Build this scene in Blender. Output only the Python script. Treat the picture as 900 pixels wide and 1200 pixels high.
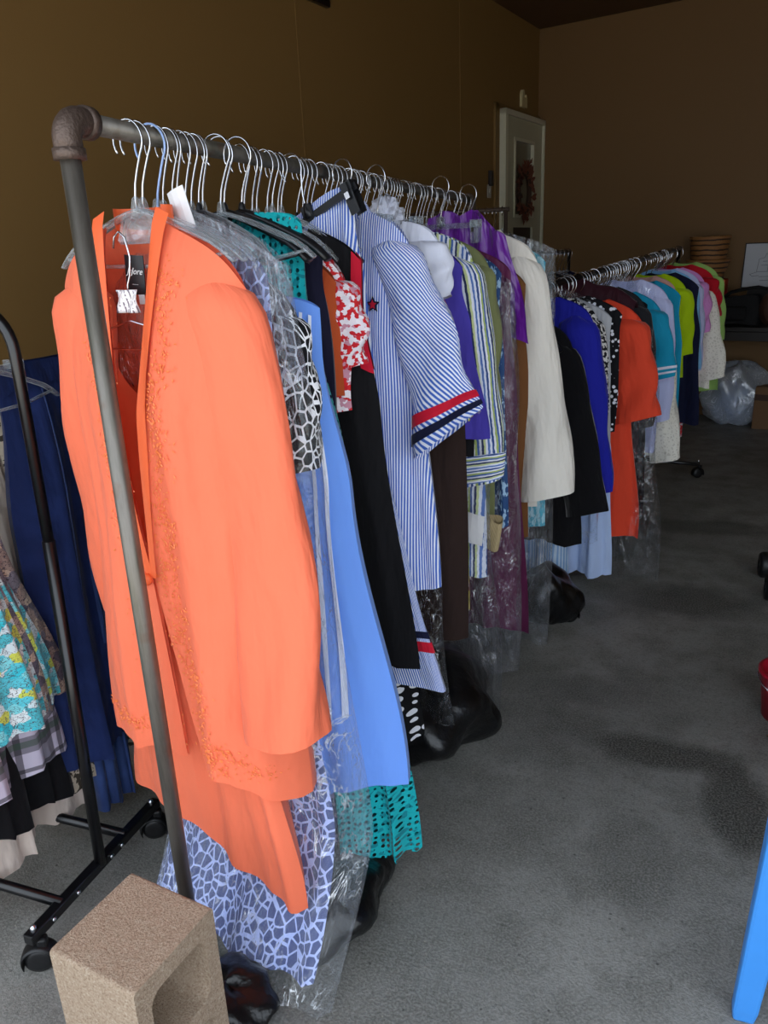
import bpy, math, random
from mathutils import Vector, Matrix
PI = math.pi
for o in list(bpy.data.objects): bpy.data.objects.remove(o)
scene = bpy.context.scene
COL = scene.collection

# ------------------------------------------------------------------ camera
CR = Vector((0.941, 0.335, -0.041)); CU = Vector((-0.071, 0.316, 0.946)); CF = Vector((-0.330, 0.888, -0.321))
CF.normalize(); CR = (CR - CF * CR.dot(CF)).normalized(); CU = CR.cross(CF).normalized()
cd = bpy.data.cameras.new('camera'); cam = bpy.data.objects.new('camera', cd); COL.objects.link(cam)
M = Matrix.Identity(4)
for i in range(3):
    M[i][0] = CR[i]; M[i][1] = CU[i]; M[i][2] = -CF[i]
M[2][3] = 1.5
cam.matrix_world = M
cd.sensor_fit = 'VERTICAL'; cd.sensor_height = 36; cd.lens = 36 * 897.75 / 1200; cd.clip_start = .02
scene.camera = cam

# ------------------------------------------------------------------ light
w = bpy.data.worlds.new('sky'); scene.world = w; w.use_nodes = True
bg = w.node_tree.nodes['Background']; bg.inputs[0].default_value = (.80, .89, 1.0, 1); bg.inputs[1].default_value = 1.25
sd = bpy.data.lights.new('sun', 'SUN'); sd.energy = 5.0; sd.angle = .01; sd.color = (1, .94, .84)
sun = bpy.data.objects.new('sun', sd); COL.objects.link(sun); sun.rotation_euler = (math.radians(-32), math.radians(8), 0)
vs = scene.view_settings; vs.view_transform = 'Standard'; vs.look = 'None'; vs.gamma = 1; vs.use_curve_mapping = False
vs.exposure = 1.08

# ------------------------------------------------------------------ material helpers
def lin(c):
    if isinstance(c, str):
        c = tuple(int(c[i:i + 2], 16) for i in (0, 2, 4))
    return tuple(((v / 255) / 12.92 if v / 255 <= .04045 else ((v / 255 + .055) / 1.055) ** 2.4) for v in c) + (1,)

class NT:
    def __init__(s, name):
        s.m = bpy.data.materials.new(name); s.m.use_nodes = True
        s.t = s.m.node_tree; s.t.nodes.clear()
        s.out = s.t.nodes.new('ShaderNodeOutputMaterial')
    def n(s, typ, ins=None, **props):
        nd = s.t.nodes.new('ShaderNode' + typ)
        for k, v in props.items(): setattr(nd, k, v)
        for k, v in (ins or {}).items(): s.set(nd.inputs[k], v)
        return nd
    def set(s, sock, v):
        if isinstance(v, bpy.types.NodeSocket): s.t.links.new(v, sock)
        elif isinstance(v, bpy.types.Node): s.t.links.new(v.outputs[0], sock)
        else: sock.default_value = v
    def math(s, op, a, b=0.0, c=0.0):
        return s.n('Math', {0: a, 1: b, 2: c}, operation=op).outputs[0]
    def mix(s, f, a, b):
        nd = s.t.nodes.new('ShaderNodeMix'); nd.data_type = 'RGBA'
        s.set(nd.inputs[0], f); s.set(nd.inputs[6], a); s.set(nd.inputs[7], b)
        return nd.outputs[2]
    def ramp(s, f, stops, interp='LINEAR'):
        nd = s.t.nodes.new('ShaderNodeValToRGB'); nd.color_ramp.interpolation = interp
        e = nd.color_ramp.elements
        while len(e) < len(stops): e.new(.5)
        for el, (p, c) in zip(e, stops):
            el.position = p; el.color = c
        s.set(nd.inputs[0], f); return nd.outputs[0]
    def uv(s): 
        nd = s.n('UVMap'); nd.uv_map = 'UVMap'; return nd.outputs[0]
    def sep(s, v):
        nd = s.n('SeparateXYZ', {0: v}); return nd.outputs[0], nd.outputs[1], nd.outputs[2]
    def noise(s, vec, scale, detail=3, rough=.5, dist=0):
        return s.n('TexNoise', {'Vector': vec, 'Scale': scale, 'Detail': detail, 'Roughness': rough, 'Distortion': dist}).outputs[0]
    def obj(s): return s.n('TexCoord').outputs['Object']
    def finish(s, sh): s.t.links.new(sh if isinstance(sh, bpy.types.NodeSocket) else sh.outputs[0], s.out.inputs[0]); return s.m

def cloth(name, colfn, rough=.85, sheen=.15, bump=.25, bscale=900, wrinkle=.55, alpha=None, metal=0, spec=.25, trans=0):
    N = NT(name); uv = N.uv()
    col = lin(colfn) if isinstance(colfn, (str, tuple)) else colfn(N, uv)
    if isinstance(colfn, (str, tuple)):
        col = N.mix(N.math('MULTIPLY', N.noise(uv, 500, 2), .22), col, tuple(v * .72 for v in col[:3]) + (1,))
    wv = N.noise(uv, bscale, 2)
    wr = N.noise(N.n('VectorMath', {0: uv, 1: (1.6, .55, 1)}, operation='MULTIPLY').outputs[0], 9, 3)
    b1 = N.n('Bump', {'Height': wr, 'Strength': wrinkle, 'Distance': .045})
    b2 = N.n('Bump', {'Height': wv, 'Strength': bump, 'Distance': .0012, 'Normal': b1})
    p = N.n('BsdfPrincipled', {'Base Color': col, 'Roughness': rough, 'Sheen Weight': sheen, 'Sheen Roughness': .4, 'Normal': b2,
                               'Specular IOR Level': spec, 'Metallic': metal})
    if trans:
        return N.finish(N.n('MixShader', {0: trans, 1: p, 2: N.n('BsdfTranslucent', {'Color': col, 'Normal': b2})}))
    if alpha:
        a = alpha(N, uv)
        t = N.n('BsdfTransparent')
        return N.finish(N.n('MixShader', {0: a, 1: t, 2: p}))
    return N.finish(p)

def stripes(c1, c2, period, duty=.5, ang=0, jit=0):
    def f(N, uv):
        x, y, _ = N.sep(uv)
        v = N.math('ADD', N.math('MULTIPLY', x, math.cos(ang)), N.math('MULTIPLY', y, math.sin(ang)))
        if jit: v = N.math('ADD', v, N.math('MULTIPLY', N.noise(uv, 25, 2), jit))
        fr = N.math('FRACT', N.math('DIVIDE', v, period))
        return N.mix(N.math('LESS_THAN', fr, duty), lin(c2), lin(c1))
    return f
def multistripe(cols, period, jit=.004, ang=0):
    def f(N, uv):
        x, y, _ = N.sep(uv)
        v = N.math('ADD', N.math('MULTIPLY', x, math.cos(ang)), N.math('MULTIPLY', y, math.sin(ang)))
        v = N.math('ADD', v, N.math('MULTIPLY', N.noise(uv, 60, 2), jit))
        fr = N.math('FRACT', N.math('DIVIDE', v, period))
        k = len(cols)
        return N.ramp(fr, [(i / k, lin(c)) for i, c in enumerate(cols)], 'CONSTANT')
    return f
def net(c_line, c_cell, scale, th=.12, dist=.0, stretch=(1, 1, 1)):
    def f(N, uv):
        v = N.n('VectorMath', {0: uv, 1: stretch}, operation='MULTIPLY').outputs[0]
        if dist:
            nz = N.n('TexNoise', {'Vector': v, 'Scale': 8.0, 'Detail': 2.0}).outputs[1]
            v = N.n('VectorMath', {0: v, 1: N.n('VectorMath', {0: nz, 3: dist}, operation='SCALE').outputs[0]}, operation='ADD').outputs[0]
        d = N.n('TexVoronoi', {'Vector': v, 'Scale': scale}, feature='DISTANCE_TO_EDGE').outputs['Distance']
        return N.mix(N.math('LESS_THAN', d, th), lin(c_cell), lin(c_line))
    return f
def dots(c_dot, c_bg, scale, r=.32, rnd=.35):
    def f(N, uv):
        d = N.n('TexVoronoi', {'Vector': uv, 'Scale': scale, 'Randomness': rnd}, feature='F1').outputs['Distance']
        return N.mix(N.math('LESS_THAN', d, r), lin(c_bg), lin(c_dot))
    return f
def floral(cols, scale, line=None, dist=.5):
    def f(N, uv):
        nz = N.n('TexNoise', {'Vector': uv, 'Scale': scale * 1.6, 'Detail': 3.0}).outputs[1]
        v = N.n('VectorMath', {0: uv, 1: N.n('VectorMath', {0: nz, 3: dist / scale}, operation='SCALE').outputs[0]}, operation='ADD').outputs[0]
        vo = N.n('TexVoronoi', {'Vector': v, 'Scale': scale}, feature='F1')
        r = N.sep(vo.outputs['Color'])[0]
        k = len(cols)
        c = N.ramp(r, [(i / k, lin(x)) for i, x in enumerate(cols)], 'CONSTANT')
        if line:
            v2 = N.noise(v, scale * 3.2, 2)
            ed = N.math('LESS_THAN', N.math('ABSOLUTE', N.math('SUBTRACT', v2, .5)), .022)
            c = N.mix(ed, c, lin(line))
        return c
    return f
def blotch(c1, c2, scale, th=.5, stretch=(1, 1, 1)):
    def f(N, uv):
        v = N.n('VectorMath', {0: uv, 1: stretch}, operation='MULTIPLY').outputs[0]
        return N.mix(N.math('GREATER_THAN', N.noise(v, scale, 3), th), lin(c1), lin(c2))
    return f
def plaid(N, uv):
    x, y, _ = N.sep(uv)
    def band(v, lo, hi): 
        fr = N.math('FRACT', N.math('DIVIDE', v, .11))
        return N.math('MULTIPLY', N.math('GREATER_THAN', fr, lo), N.math('LESS_THAN', fr, hi))
    base = lin('c9c3d6')
    c = N.mix(N.math('MULTIPLY', band(x, .1, .5), .62), base, lin('2b2630'))
    c = N.mix(N.math('MULTIPLY', band(y, .1, .5), .62), c, lin('2b2630'))
    c = N.mix(N.math('MULTIPLY', band(y, .62, .72), .7), c, lin('1d1d22'))
    c = N.mix(N.math('MULTIPLY', band(x, .62, .72), .7), c, lin('1d1d22'))
    c = N.mix(N.math('MULTIPLY', band(y, .24, .4), .6), c, lin('35523f'))
    return c
def denimcol(c1, c2):
    def f(N, uv):
        x, y, _ = N.sep(uv)
        tw = N.math('FRACT', N.math('MULTIPLY', N.math('ADD', x, y), 420))
        c = N.mix(N.math('MULTIPLY', tw, .5), lin(c1), lin(c2))
        return N.mix(N.ramp(N.noise(uv, 11, 4), [(.45, (0, 0, 0, 1)), (.75, (.6, .6, .6, 1))]), c, lin(c2))
    return f

def solid(name, c, rough=.5, metal=0, spec=.5, bump=0, bscale=80, coat=0):
    N = NT(name); o = N.obj(); col = lin(c)
    mixc = N.mix(N.math('MULTIPLY', N.noise(o, 30, 3), .25), col, tuple(v * .7 for v in col[:3]) + (1,))
    ins = {'Base Color': mixc, 'Roughness': rough, 'Metallic': metal, 'Specular IOR Level': spec, 'Coat Weight': coat}
    if bump:
        ins['Normal'] = N.n('Bump', {'Height': N.noise(o, bscale, 4), 'Strength': bump, 'Distance': .01})
    return N.finish(N.n('BsdfPrincipled', ins))
def film(name, base=.05, tint=(.97, .98, 1), haze=.3, sc=18, gain=.55):
    """thin clear polythene: mostly see-through, crinkled sheen"""
    N = NT(name); uv = N.uv()
    st = N.n('VectorMath', {0: uv, 1: (1.7, .6, 1)}, operation='MULTIPLY').outputs[0]
    h = N.noise(st, sc, 4, .6, 1.2)
    bump = N.n('Bump', {'Height': h, 'Strength': .8, 'Distance': .03})
    fr = N.math('POWER', N.n('LayerWeight', {'Blend': .5, 'Normal': bump}).outputs['Facing'], 2.6)
    rn = N.noise(st, sc * 1.4, 3, .55, 2.0); rm = N.ramp(N.noise(uv, 7, 2), [(.46, (0, 0, 0, 1)), (.58, (1, 1, 1, 1))])
    crease_glint = N.math('MULTIPLY', N.ramp(N.math('ABSOLUTE', N.math('SUBTRACT', rn, .5)), [(.0, (1, 1, 1, 1)), (.022, (0, 0, 0, 1))]), rm)  # crease streaks by noise mask: crisp white highlights painted into the film
    fac = N.math('MINIMUM', N.math('ADD', N.math('ADD', base, N.math('MULTIPLY', crease_glint, .6)), N.math('MULTIPLY', fr, gain)), .9)
    gl = N.n('BsdfGlossy', {'Color': (.95, .97, 1, 1), 'Roughness': .16, 'Normal': bump})
    df = N.n('BsdfDiffuse', {'Color': (.8, .84, .9, 1), 'Normal': bump})
    s = N.n('MixShader', {0: haze, 1: gl, 2: df})
    t = N.n('BsdfTransparent', {'Color': tint + (1,)})
    return N.finish(N.n('MixShader', {0: fac, 1: t, 2: s}))
def clearplastic(name, base=.16, col=(.86, .92, .96, 1)):
    N = NT(name)
    fr = N.math('POWER', N.n('LayerWeight', {'Blend': .5}).outputs['Facing'], 2.2)
    fac = N.math('MINIMUM', N.math('ADD', base, N.math('MULTIPLY', fr, .8)), .95)
    s = N.n('MixShader', {0: .45, 1: N.n('BsdfGlossy', {'Roughness': .12}), 2: N.n('BsdfDiffuse', {'Color': col})})
    return N.finish(N.n('MixShader', {0: fac, 1: N.n('BsdfTransparent', {'Color': (.93, .95, .97, 1)}), 2: s}))

MT = {}
MT['chrome'] = solid('bright steel wire', 'd9dbe0', .18, 1)
MT['bluewire'] = solid('blue coated wire', '9db7e6', .3, .2)
MT['clear'] = clearplastic('clear hanger plastic')
MT['blackplastic'] = solid('black hanger plastic', '15161a', .38)
MT['blackmetal'] = solid('black painted tube', '0d0d10', .28, 0, .6)
MT['rubber'] = solid('black caster plastic', '121214', .45)
MT['film'] = film('clear garment film', .03, (.97, .98, 1), .12, 14, .6)
MT['filmnear'] = film('cloudy crinkled garment film', .075, (.98, .99, 1), .5, 9, .42)
MT['filmheavy'] = film('clear crinkled garment film', .07, (.95, .965, 1), .2, 17, .85)
MT['trash'] = solid('black bin liner', '0b0b0d', .3, 0, .5, .6, 22)
MT['white'] = solid('white card', 'e9e8ea', .6)

# galvanised / bare steel pipe
def pipe_mat():
    N = NT('weathered steel pipe'); o = N.obj()
    x = N.n('VectorMath', {0: o, 1: (30, 8, 2.5)}, operation='MULTIPLY').outputs[0]
    nz = N.noise(x, 1.0, 5, .6)
    c = N.ramp(nz, [(.3, lin('4a4540')), (.5, lin('77726b')), (.62, lin('5d5a50')), (.75, lin('9a9690'))])
    c = N.mix(N.ramp(N.noise(o, 14, 3), [(.58, (0, 0, 0, 1)), (.7, (.5, .5, .5, 1))]), c, lin('6b4a33'))
    return N.finish(N.n('BsdfPrincipled', {'Base Color': c, 'Roughness': N.ramp(nz, [(.3, (.55, .55, .55, 1)), (.7, (.3, .3, .3, 1))]), 'Metallic': .65}))
MT['pipe'] = pipe_mat()
MT['fitting'] = solid('dark cast iron fitting', '5f5048', .5, .55, .5, .3, 150)

def wall_mat(name, c):
    N = NT(name); o = N.obj()
    nz = N.noise(o, .7, 3); fine = N.noise(o, 160, 2)
    a = lin(c); col = N.mix(N.math('MULTIPLY', nz, .5), a, tuple(v * .75 for v in a[:3]) + (1,))
    return N.finish(N.n('BsdfPrincipled', {'Base Color': col, 'Roughness': .6, 'Specular IOR Level': .3,
                                           'Normal': N.n('Bump', {'Height': fine, 'Strength': .15, 'Distance': .003})}))
MT['wall'] = wall_mat('brown painted plasterboard', '8a6a3c')
MT['wallb'] = wall_mat('brown painted end wall', '7d5e3a')
MT['ceil'] = wall_mat('dark brown ceiling paint', '5e4630')
MT['trimpaint'] = wall_mat('brown painted trim', '7f6238')

def floor_mat():
    N = NT('stained garage concrete'); o = N.obj()
    big = N.noise(o, 1.3, 5, .55); mid = N.noise(o, 6, 5, .6); fine = N.noise(o, 170, 3, .6)
    c = N.ramp(big, [(.32, lin('66655f')), (.5, lin('83827d')), (.68, lin('989690'))])
    c = N.mix(N.ramp(mid, [(.42, (0, 0, 0, 1)), (.66, (.62, .62, .62, 1))]), c, lin('57564f'))
    # oil stains with a shape of their own
    d = N.noise(o, 3.2, 4, .6)
    def stain(cx, cy, rx, ry, k):
        x, y, _ = N.sep(o)
        a = N.math('POWER', N.math('DIVIDE', N.math('SUBTRACT', x, cx), rx), 2); b = N.math('POWER', N.math('DIVIDE', N.math('SUBTRACT', y, cy), ry), 2)
        r = N.math('ADD', N.math('SQRT', N.math('ADD', a, b)), N.math('MULTIPLY', N.math('SUBTRACT', d, .5), 1.6))
        return N.math('MULTIPLY', N.ramp(r, [(.55, (1, 1, 1, 1)), (1.0, (0, 0, 0, 1))]), k)
    for cx, cy, rx, ry, k in ((.05, 2.15, .30, .10, .95), (.27, 1.95, .10, .30, .9), (-.12, 2.45, .35, .12, .35), (.15, 3.3, .35, .2, .8), (.25, 4.3, .4, .15, .75), (-.3, 2.15, .3, .2, .3), (.02, 1.65, .12, .25, .3)):
        c = N.mix(stain(cx, cy, rx, ry, k), c, lin('35352f'))
    # pale grit specks and dark pits
    vo = N.n('TexVoronoi', {'Vector': o, 'Scale': 38.0}, feature='F1'); dd = vo.outputs['Distance']; rr = N.sep(vo.outputs['Color'])[0]
    sp = N.math('MULTIPLY', N.math('LESS_THAN', dd, .10), N.math('GREATER_THAN', rr, .72))
    c = N.mix(N.math('MULTIPLY', sp, .6), c, lin('a59d90'))
    sp2 = N.math('MULTIPLY', N.math('LESS_THAN', dd, .13), N.math('LESS_THAN', rr, .16))
    c = N.mix(N.math('MULTIPLY', sp2, .7), c, lin('2b2a28'))
    c = N.mix(N.ramp(fine, [(.42, (0, 0, 0, 1)), (.62, (.5, .5, .5, 1))]), c, lin('a09e98'))
    c = N.mix(N.ramp(N.noise(o, 70, 4, .7), [(.5, (0, 0, 0, 1)), (.68, (.45, .45, .45, 1))]), c, lin('4d4c47'))
    bp = N.n('Bump', {'Height': N.math('ADD', fine, N.math('MULTIPLY', mid, .6)), 'Strength': .45, 'Distance': .005})
    return N.finish(N.n('BsdfPrincipled', {'Base Color': c, 'Roughness': N.ramp(mid, [(.3, (.48, .48, .48, 1)), (.7, (.72, .72, .72, 1))]), 'Normal': bp, 'Specular IOR Level': .4}))
MT['floor'] = floor_mat()
MT['drive'] = solid('driveway concrete', 'c9c4ba', .9, 0, .2, .2, 60)

def block_mat():
    N = NT('sandy concrete block'); o = N.obj()
    f = N.noise(o, 260, 3, .7); m = N.noise(o, 20, 4)
    c = N.ramp(f, [(.3, lin('7d6654')), (.48, lin('ab9580')), (.6, lin('b8a590')), (.75, lin('d8cbb9'))])
    c = N.mix(N.math('MULTIPLY', m, .5), c, lin('a18d78'))
    return N.finish(N.n('BsdfPrincipled', {'Base Color': c, 'Roughness': .95, 'Specular IOR Level': .1,
                    'Normal': N.n('Bump', {'Height': N.math('ADD', f, m), 'Strength': .8, 'Distance': .006})}))
MT['block'] = block_mat()

# ------------------------------------------------------------------ mesh helpers
class MB:
    def __init__(s): s.v = []; s.f = []; s.uv = []
    def vert(s, p, uv=(0, 0)): s.v.append(tuple(p)); s.uv.append(tuple(uv)); return len(s.v) - 1
    def grid(s, nu, nv, fn, closed=False):
        """fn(i,j)->(point,uv); i across 0..nu, j down 0..nv"""
        b = len(s.v); w = nu + 1
        for j in range(nv + 1):
            for i in range(w):
                p, t = fn(i / nu, j / nv); s.vert(p, t)
        for j in range(nv):
            for i in range(nu):
                s.f.append((b + j * w + i, b + j * w + i + 1, b + (j + 1) * w + i + 1, b + (j + 1) * w + i))
        return b
    def box(s, c, d, rot=None):
        b = len(s.v); c = Vector(c)
        for k in range(8):
            p = Vector(((k & 1) - .5, ((k >> 1) & 1) - .5, ((k >> 2) & 1) - .5)); p = Vector((p.x * d[0], p.y * d[1], p.z * d[2]))
            if rot: p = rot @ p
            s.vert(c + p, (p.x + p.y, p.z))
        for q in ((0, 2, 3, 1), (4, 5, 7, 6), (0, 1, 5, 4), (2, 6, 7, 3), (0, 4, 6, 2), (1, 3, 7, 5)): s.f.append(tuple(b + i for i in q))
        return s
    def tube(s, pts, r, n=8, caps=True, sq=1.0):
        pts = [Vector(p) for p in pts]; b = len(s.v); prev = None; L = 0
        for i, p in enumerate(pts):
            t = (pts[min(i + 1, len(pts) - 1)] - pts[max(i - 1, 0)]).normalized()
            if prev is None:
                a = Vector((0, 0, 1)) if abs(t.z) < .9 else Vector((1, 0, 0))
                n1 = t.cross(a).normalized()
            else:
                n1 = (prev - t * prev.dot(t)).normalized()
            prev = n1; n2 = t.cross(n1)
            rr = r[i] if isinstance(r, (list, tuple)) else r
            if i: L += (p - pts[i - 1]).length
            for k in range(n):
                a = 2 * PI * k / n; s.vert(p + n1 * math.cos(a) * rr + n2 * math.sin(a) * rr * sq, (k / n * .1, L))
        for i in range(len(pts) - 1):
            for k in range(n):
                k2 = (k + 1) % n; s.f.append((b + i * n + k, b + i * n + k2, b + (i + 1) * n + k2, b + (i + 1) * n + k))
        if caps:
            s.f.append(tuple(b + k for k in range(n))[::-1]); s.f.append(tuple(b + (len(pts) - 1) * n + k for k in range(n)))
        return s
    def lathe(s, prof, n=24, c=(0, 0, 0), axis='z'):
        b = len(s.v); c = Vector(c)
        for r, h in prof:
            for k in range(n):
                a = 2 * PI * k / n; x, y = r * math.cos(a), r * math.sin(a)
                p = Vector((x, y, h)) if axis == 'z' else (Vector((h, x, y)) if axis == 'x' else Vector((x, h, y)))
                s.vert(c + p, (a * max(r, .01), h))
        for i in range(len(prof) - 1):
            for k in range(n):
                k2 = (k + 1) % n; s.f.append((b + i * n + k, b + i * n + k2, b + (i + 1) * n + k2, b + (i + 1) * n + k))
        return s
    def prism(s, poly, z0, z1):
        b = len(s.v); n = len(poly)
        for z in (z0, z1):
            for x, y in poly: s.vert((x, y, z), (x, y))
        s.f.append(tuple(b + i for i in range(n))[::-1]); s.f.append(tuple(b + n + i for i in range(n)))
        for i in range(n): s.f.append((b + i, b + (i + 1) % n, b + n + (i + 1) % n, b + n + i))
        return s
    def mesh(s, name, mat, smooth=True):
        me = bpy.data.meshes.new(name); me.from_pydata(s.v, [], s.f); me.update()
        u = me.uv_layers.new(name='UVMap')
        for l in me.loops: u.data[l.index].uv = s.uv[l.vertex_index]
        if smooth: me.polygons.foreach_set('use_smooth', [True] * len(me.polygons))
        if mat: me.materials.append(MT[mat] if isinstance(mat, str) else mat)
        return me
    def build(s, name, mat, parent=None, smooth=True, bevel=0, seg=2, loc=None, rot=None, solid_=0, sub=0):
        o = bpy.data.objects.new(name, s.mesh(name, mat, smooth)); COL.objects.link(o)
        if parent: o.parent = parent
        if loc: o.location = loc
        if rot: o.rotation_euler = rot
        if bevel:
            md = o.modifiers.new('bevel', 'BEVEL'); md.width = bevel; md.segments = seg; md.limit_method = 'ANGLE'
        if solid_:
            md = o.modifiers.new('thick', 'SOLIDIFY'); md.thickness = solid_; md.offset = 0
        if sub:
            md = o.modifiers.new('sub', 'SUBSURF'); md.levels = sub; md.render_levels = sub
        return o

def tag(o, label=None, cat=None, group=None, kind=None):
    if label: o['label'] = label
    if cat: o['category'] = cat
    if group: o['group'] = group
    if kind: o['kind'] = kind
    return o
def empty(name, loc, rz=0):
    o = bpy.data.objects.new(name, None); COL.objects.link(o); o.location = loc; o.rotation_euler = (0, 0, rz); o.empty_display_size = .1
    return o
def copy_tree(o, parent=None):
    c = o.copy(); COL.objects.link(c)
    if parent: c.parent = parent
    for ch in list(o.children): copy_tree(ch, c)
    return c
def struct(name, mb, mat, parent=None, **k):
    o = mb.build(name, mat, parent, smooth=k.pop('smooth', False), **k)
    if not parent: o['kind'] = 'structure'
    return o

# ------------------------------------------------------------------ the setting
CX, CY, CZ = -1.229, 7.747, 3.29                       # far corner of the garage
EL = Vector((-.1957, -.9807, 0)); NL = Vector((.9807, -.1957, 0))
EB = Vector((.970, -.243, 0)); NB = Vector((-.243, -.970, 0))
FRONT = .35
kL = (FRONT - CY) / EL.y; LFx = CX + EL.x * kL
kB = (3.6 - CX) / EB.x; BRy = CY + EB.y * kB
T = .12
struct('floor', MB().prism([(-3.2, FRONT - .4), (3.8, FRONT - .4), (3.8, 8.2), (-3.2, 8.2)], -.12, 0), 'floor')
struct('ground', MB().prism([(-9, -14), (9, -14), (9, FRONT - .4), (-9, FRONT - .4)], -.16, -.015), 'drive')
struct('wall_left', MB().prism([(CX, CY), (LFx, FRONT), (LFx - T, FRONT), (CX - T, CY + T)], 0, CZ + .1), 'wall')
struct('wall_back', MB().prism([(CX - T, CY + T), (3.6, BRy + T), (3.6, BRy), (CX, CY)], 0, CZ + .1), 'wallb')
struct('wall_right', MB().prism([(3.6, FRONT), (3.6, BRy + T), (3.6 + T, BRy + T), (3.6 + T, FRONT)], 0, CZ + .1), 'wall')
struct('ceiling', MB().prism([(LFx - T, FRONT - T), (3.6 + T, FRONT - T), (3.6 + T, BRy + T), (CX, CY + T)], CZ, CZ + .12), 'ceil')
fw = MB(); fw.box(((LFx + 3.6) / 2, FRONT - .06, 2.95), (3.6 - LFx, .12, .7)); fw.box((LFx + .1, FRONT - .06, 1.3), (.4, .12, 2.6)); fw.box((3.3, FRONT - .06, 1.3), (.6, .12, 2.6))
struct('wall_front', fw, 'wall')

def onleft(s, z, d=0): 
    p = Vector((CX, CY, 0)) + EL * s + NL * d; return Vector((p.x, p.y, z))
RL = Matrix(((EL.x, NL.x, 0), (EL.y, NL.y, 0), (0, 0, 1)))    # local x along wall toward camera, y into room
def lbox(mb, s0, s1, z0, z1, d0, d1):
    c = onleft((s0 + s1) / 2, (z0 + z1) / 2, (d0 + d1) / 2); mb.box(c, (s1 - s0, d1 - d0, z1 - z0), RL); return mb
MT['doorpaint'] = solid('cream door paint', 'b9b497', .45)
MT['doorframe'] = solid('white door frame paint', 'cfcab0', .45)
N = NT('dim door glass'); MT['glass'] = N.finish(N.n('BsdfPrincipled', {'Base Color': lin('807c68'), 'Roughness': .12, 'Specular IOR Level': .6}))
dm = MB()
for a in ((.02, .22, .55, 2.52), (.69, .88, .55, 2.52), (.22, .69, 2.37, 2.52), (.22, .69, 1.66, 1.74), (.22, .69, .55, .75)): lbox(dm, *a, .01, .05)
door = struct('door_1', dm, 'doorpaint')
lbox(MB(), .22, .69, 1.74, 2.37, .015, .03).build('pane', 'glass', door, False)
MT['doorpanel'] = solid('dark lower door panel', '3a2e24', .6)
lbox(MB(), .22, .69, .75, 1.66, .015, .03).build('panel', 'doorpanel', door, False)
fm = MB(); lbox(fm, .665, .69, 1.74, 2.37, .03, .06); lbox(fm, .22, .245, 1.74, 2.37, .03, .06); lbox(fm, .22, .69, 2.345, 2.37, .03, .06); lbox(fm, .22, .69, 1.74, 1.765, .03, .06)
fm.build('glazing_bead', 'doorframe', door, False)
fr = MB(); lbox(fr, .88, .93, .5, 2.56, 0, .075); lbox(fr, -.03, .02, .5, 2.56, 0, .075); lbox(fr, -.03, .93, 2.52, 2.56, 0, .075)
fr.build('door_frame', 'doorframe', door, False)
kn = MB(); kn.lathe([(0, 0), (.012, 0), (.012, .04), (.03, .05), (.032, .07), (.02, .085), (0, .088)], 14, (0, 0, 0), 'y')
k = kn.build('door_knob', 'chrome', door); k.matrix_local = Matrix.Translation(onleft(.80, 1.5, .05)) @ RL.to_4x4()
tr = MB(); lbox(tr, .93, 1.01, .5, 2.60, 0, .02); lbox(tr, -.06, 1.01, 2.56, 2.60, 0, .02)
struct('trim_1', tr, 'trimpaint')
for i in range(3):
    struct('trim_%d' % (i + 2), lbox(MB(), -.02, 1.15, 0, .17 * (3 - i), .02 + .28 * i, .30 + .28 * i), 'trimpaint')

# wreath on the door
wr = empty('wreath', onleft(.50, 1.73, .06)); tag(wr, 'dried red-brown leaf wreath hanging on the glass of the far door', 'wreath')
wr.rotation_euler = (0, 0, math.atan2(EL.y, EL.x))
random.seed(3); MT['wreath'] = solid('dried red leaves', '6b3a26', .8); MT['twig'] = solid('twig ring', '3d2a1c', .9)
ring = MB(); ring.tube([(.13 * math.cos(a), -.01, .22 + .17 * math.sin(a)) for a in [2 * PI * i / 28 for i in range(29)]], .022, 8, False); ring.build('ring', 'twig', wr)
lf = MB()
for i in range(150):
    a = random.uniform(0, 2 * PI); r = random.gauss(1, .16); c = Vector((.13 * r * math.cos(a), .0, .22 + .17 * r * math.sin(a)))
    d = Vector((math.cos(a + random.uniform(-.8, .8)), random.uniform(-.2, .5), math.sin(a + random.uniform(-.8, .8)))).normalized(); q = d.cross(Vector((0, 1, 0))).normalized()
    L = random.uniform(.05, .09); W = L * .3; b = len(lf.v)
    for p in (c, c + d * L * .5 + q * W + Vector((0, .01, 0)), c + d * L, c + d * L * .5 - q * W + Vector((0, .012, 0))): lf.vert(p)
    lf.f.append((b, b + 1, b + 2, b + 3))
o = lf.build('leaves', 'wreath', wr, False); o['kind'] = 'stuff'
for ch in wr.children: ch.location.y = .02

# small plaque over the door, switch, spring bracket
MT['plaque'] = solid('pale carved plaque', 'c9b98a', .6)
pq = MB(); pr = [(-.055, 0), (.055, 0), (.055, .075), (.035, .10), (.03, .07), (.0, .075), (-.01, .125), (-.035, .13), (-.055, .10)]
n0 = len(pr)
for d in (0, .025):
    for x, z in pr: pq.vert(onleft(.40 - x, 2.63 + z, d + .002))
pq.f.append(tuple(range(n0))); pq.f.append(tuple(range(n0, 2 * n0))[::-1])
for i in range(n0): pq.f.append((i, (i + 1) % n0, n0 + (i + 1) % n0, n0 + i))
tag(pq.build('wall_plaque', 'plaque', None, False, .003), 'small pale carved plaque on wall above the far door', 'plaque')
MT['darkplastic'] = solid('dark brown plastic', '241a14', .5); MT['ivory'] = solid('ivory plastic', 'b5b0a2', .5)
tp = MB(); lbox(tp, 1.07, 1.12, 1.975, 2.09, .001, .03); tag(tp.build('thermometer_box', 'darkplastic', None, False, .004), 'small dark box on the wall left of the far door', 'wall box')
sw = empty('light_switch', onleft(1.105, 1.885, 0)); tag(sw, 'pale light switch plate beside the far door', 'switch')
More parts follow.
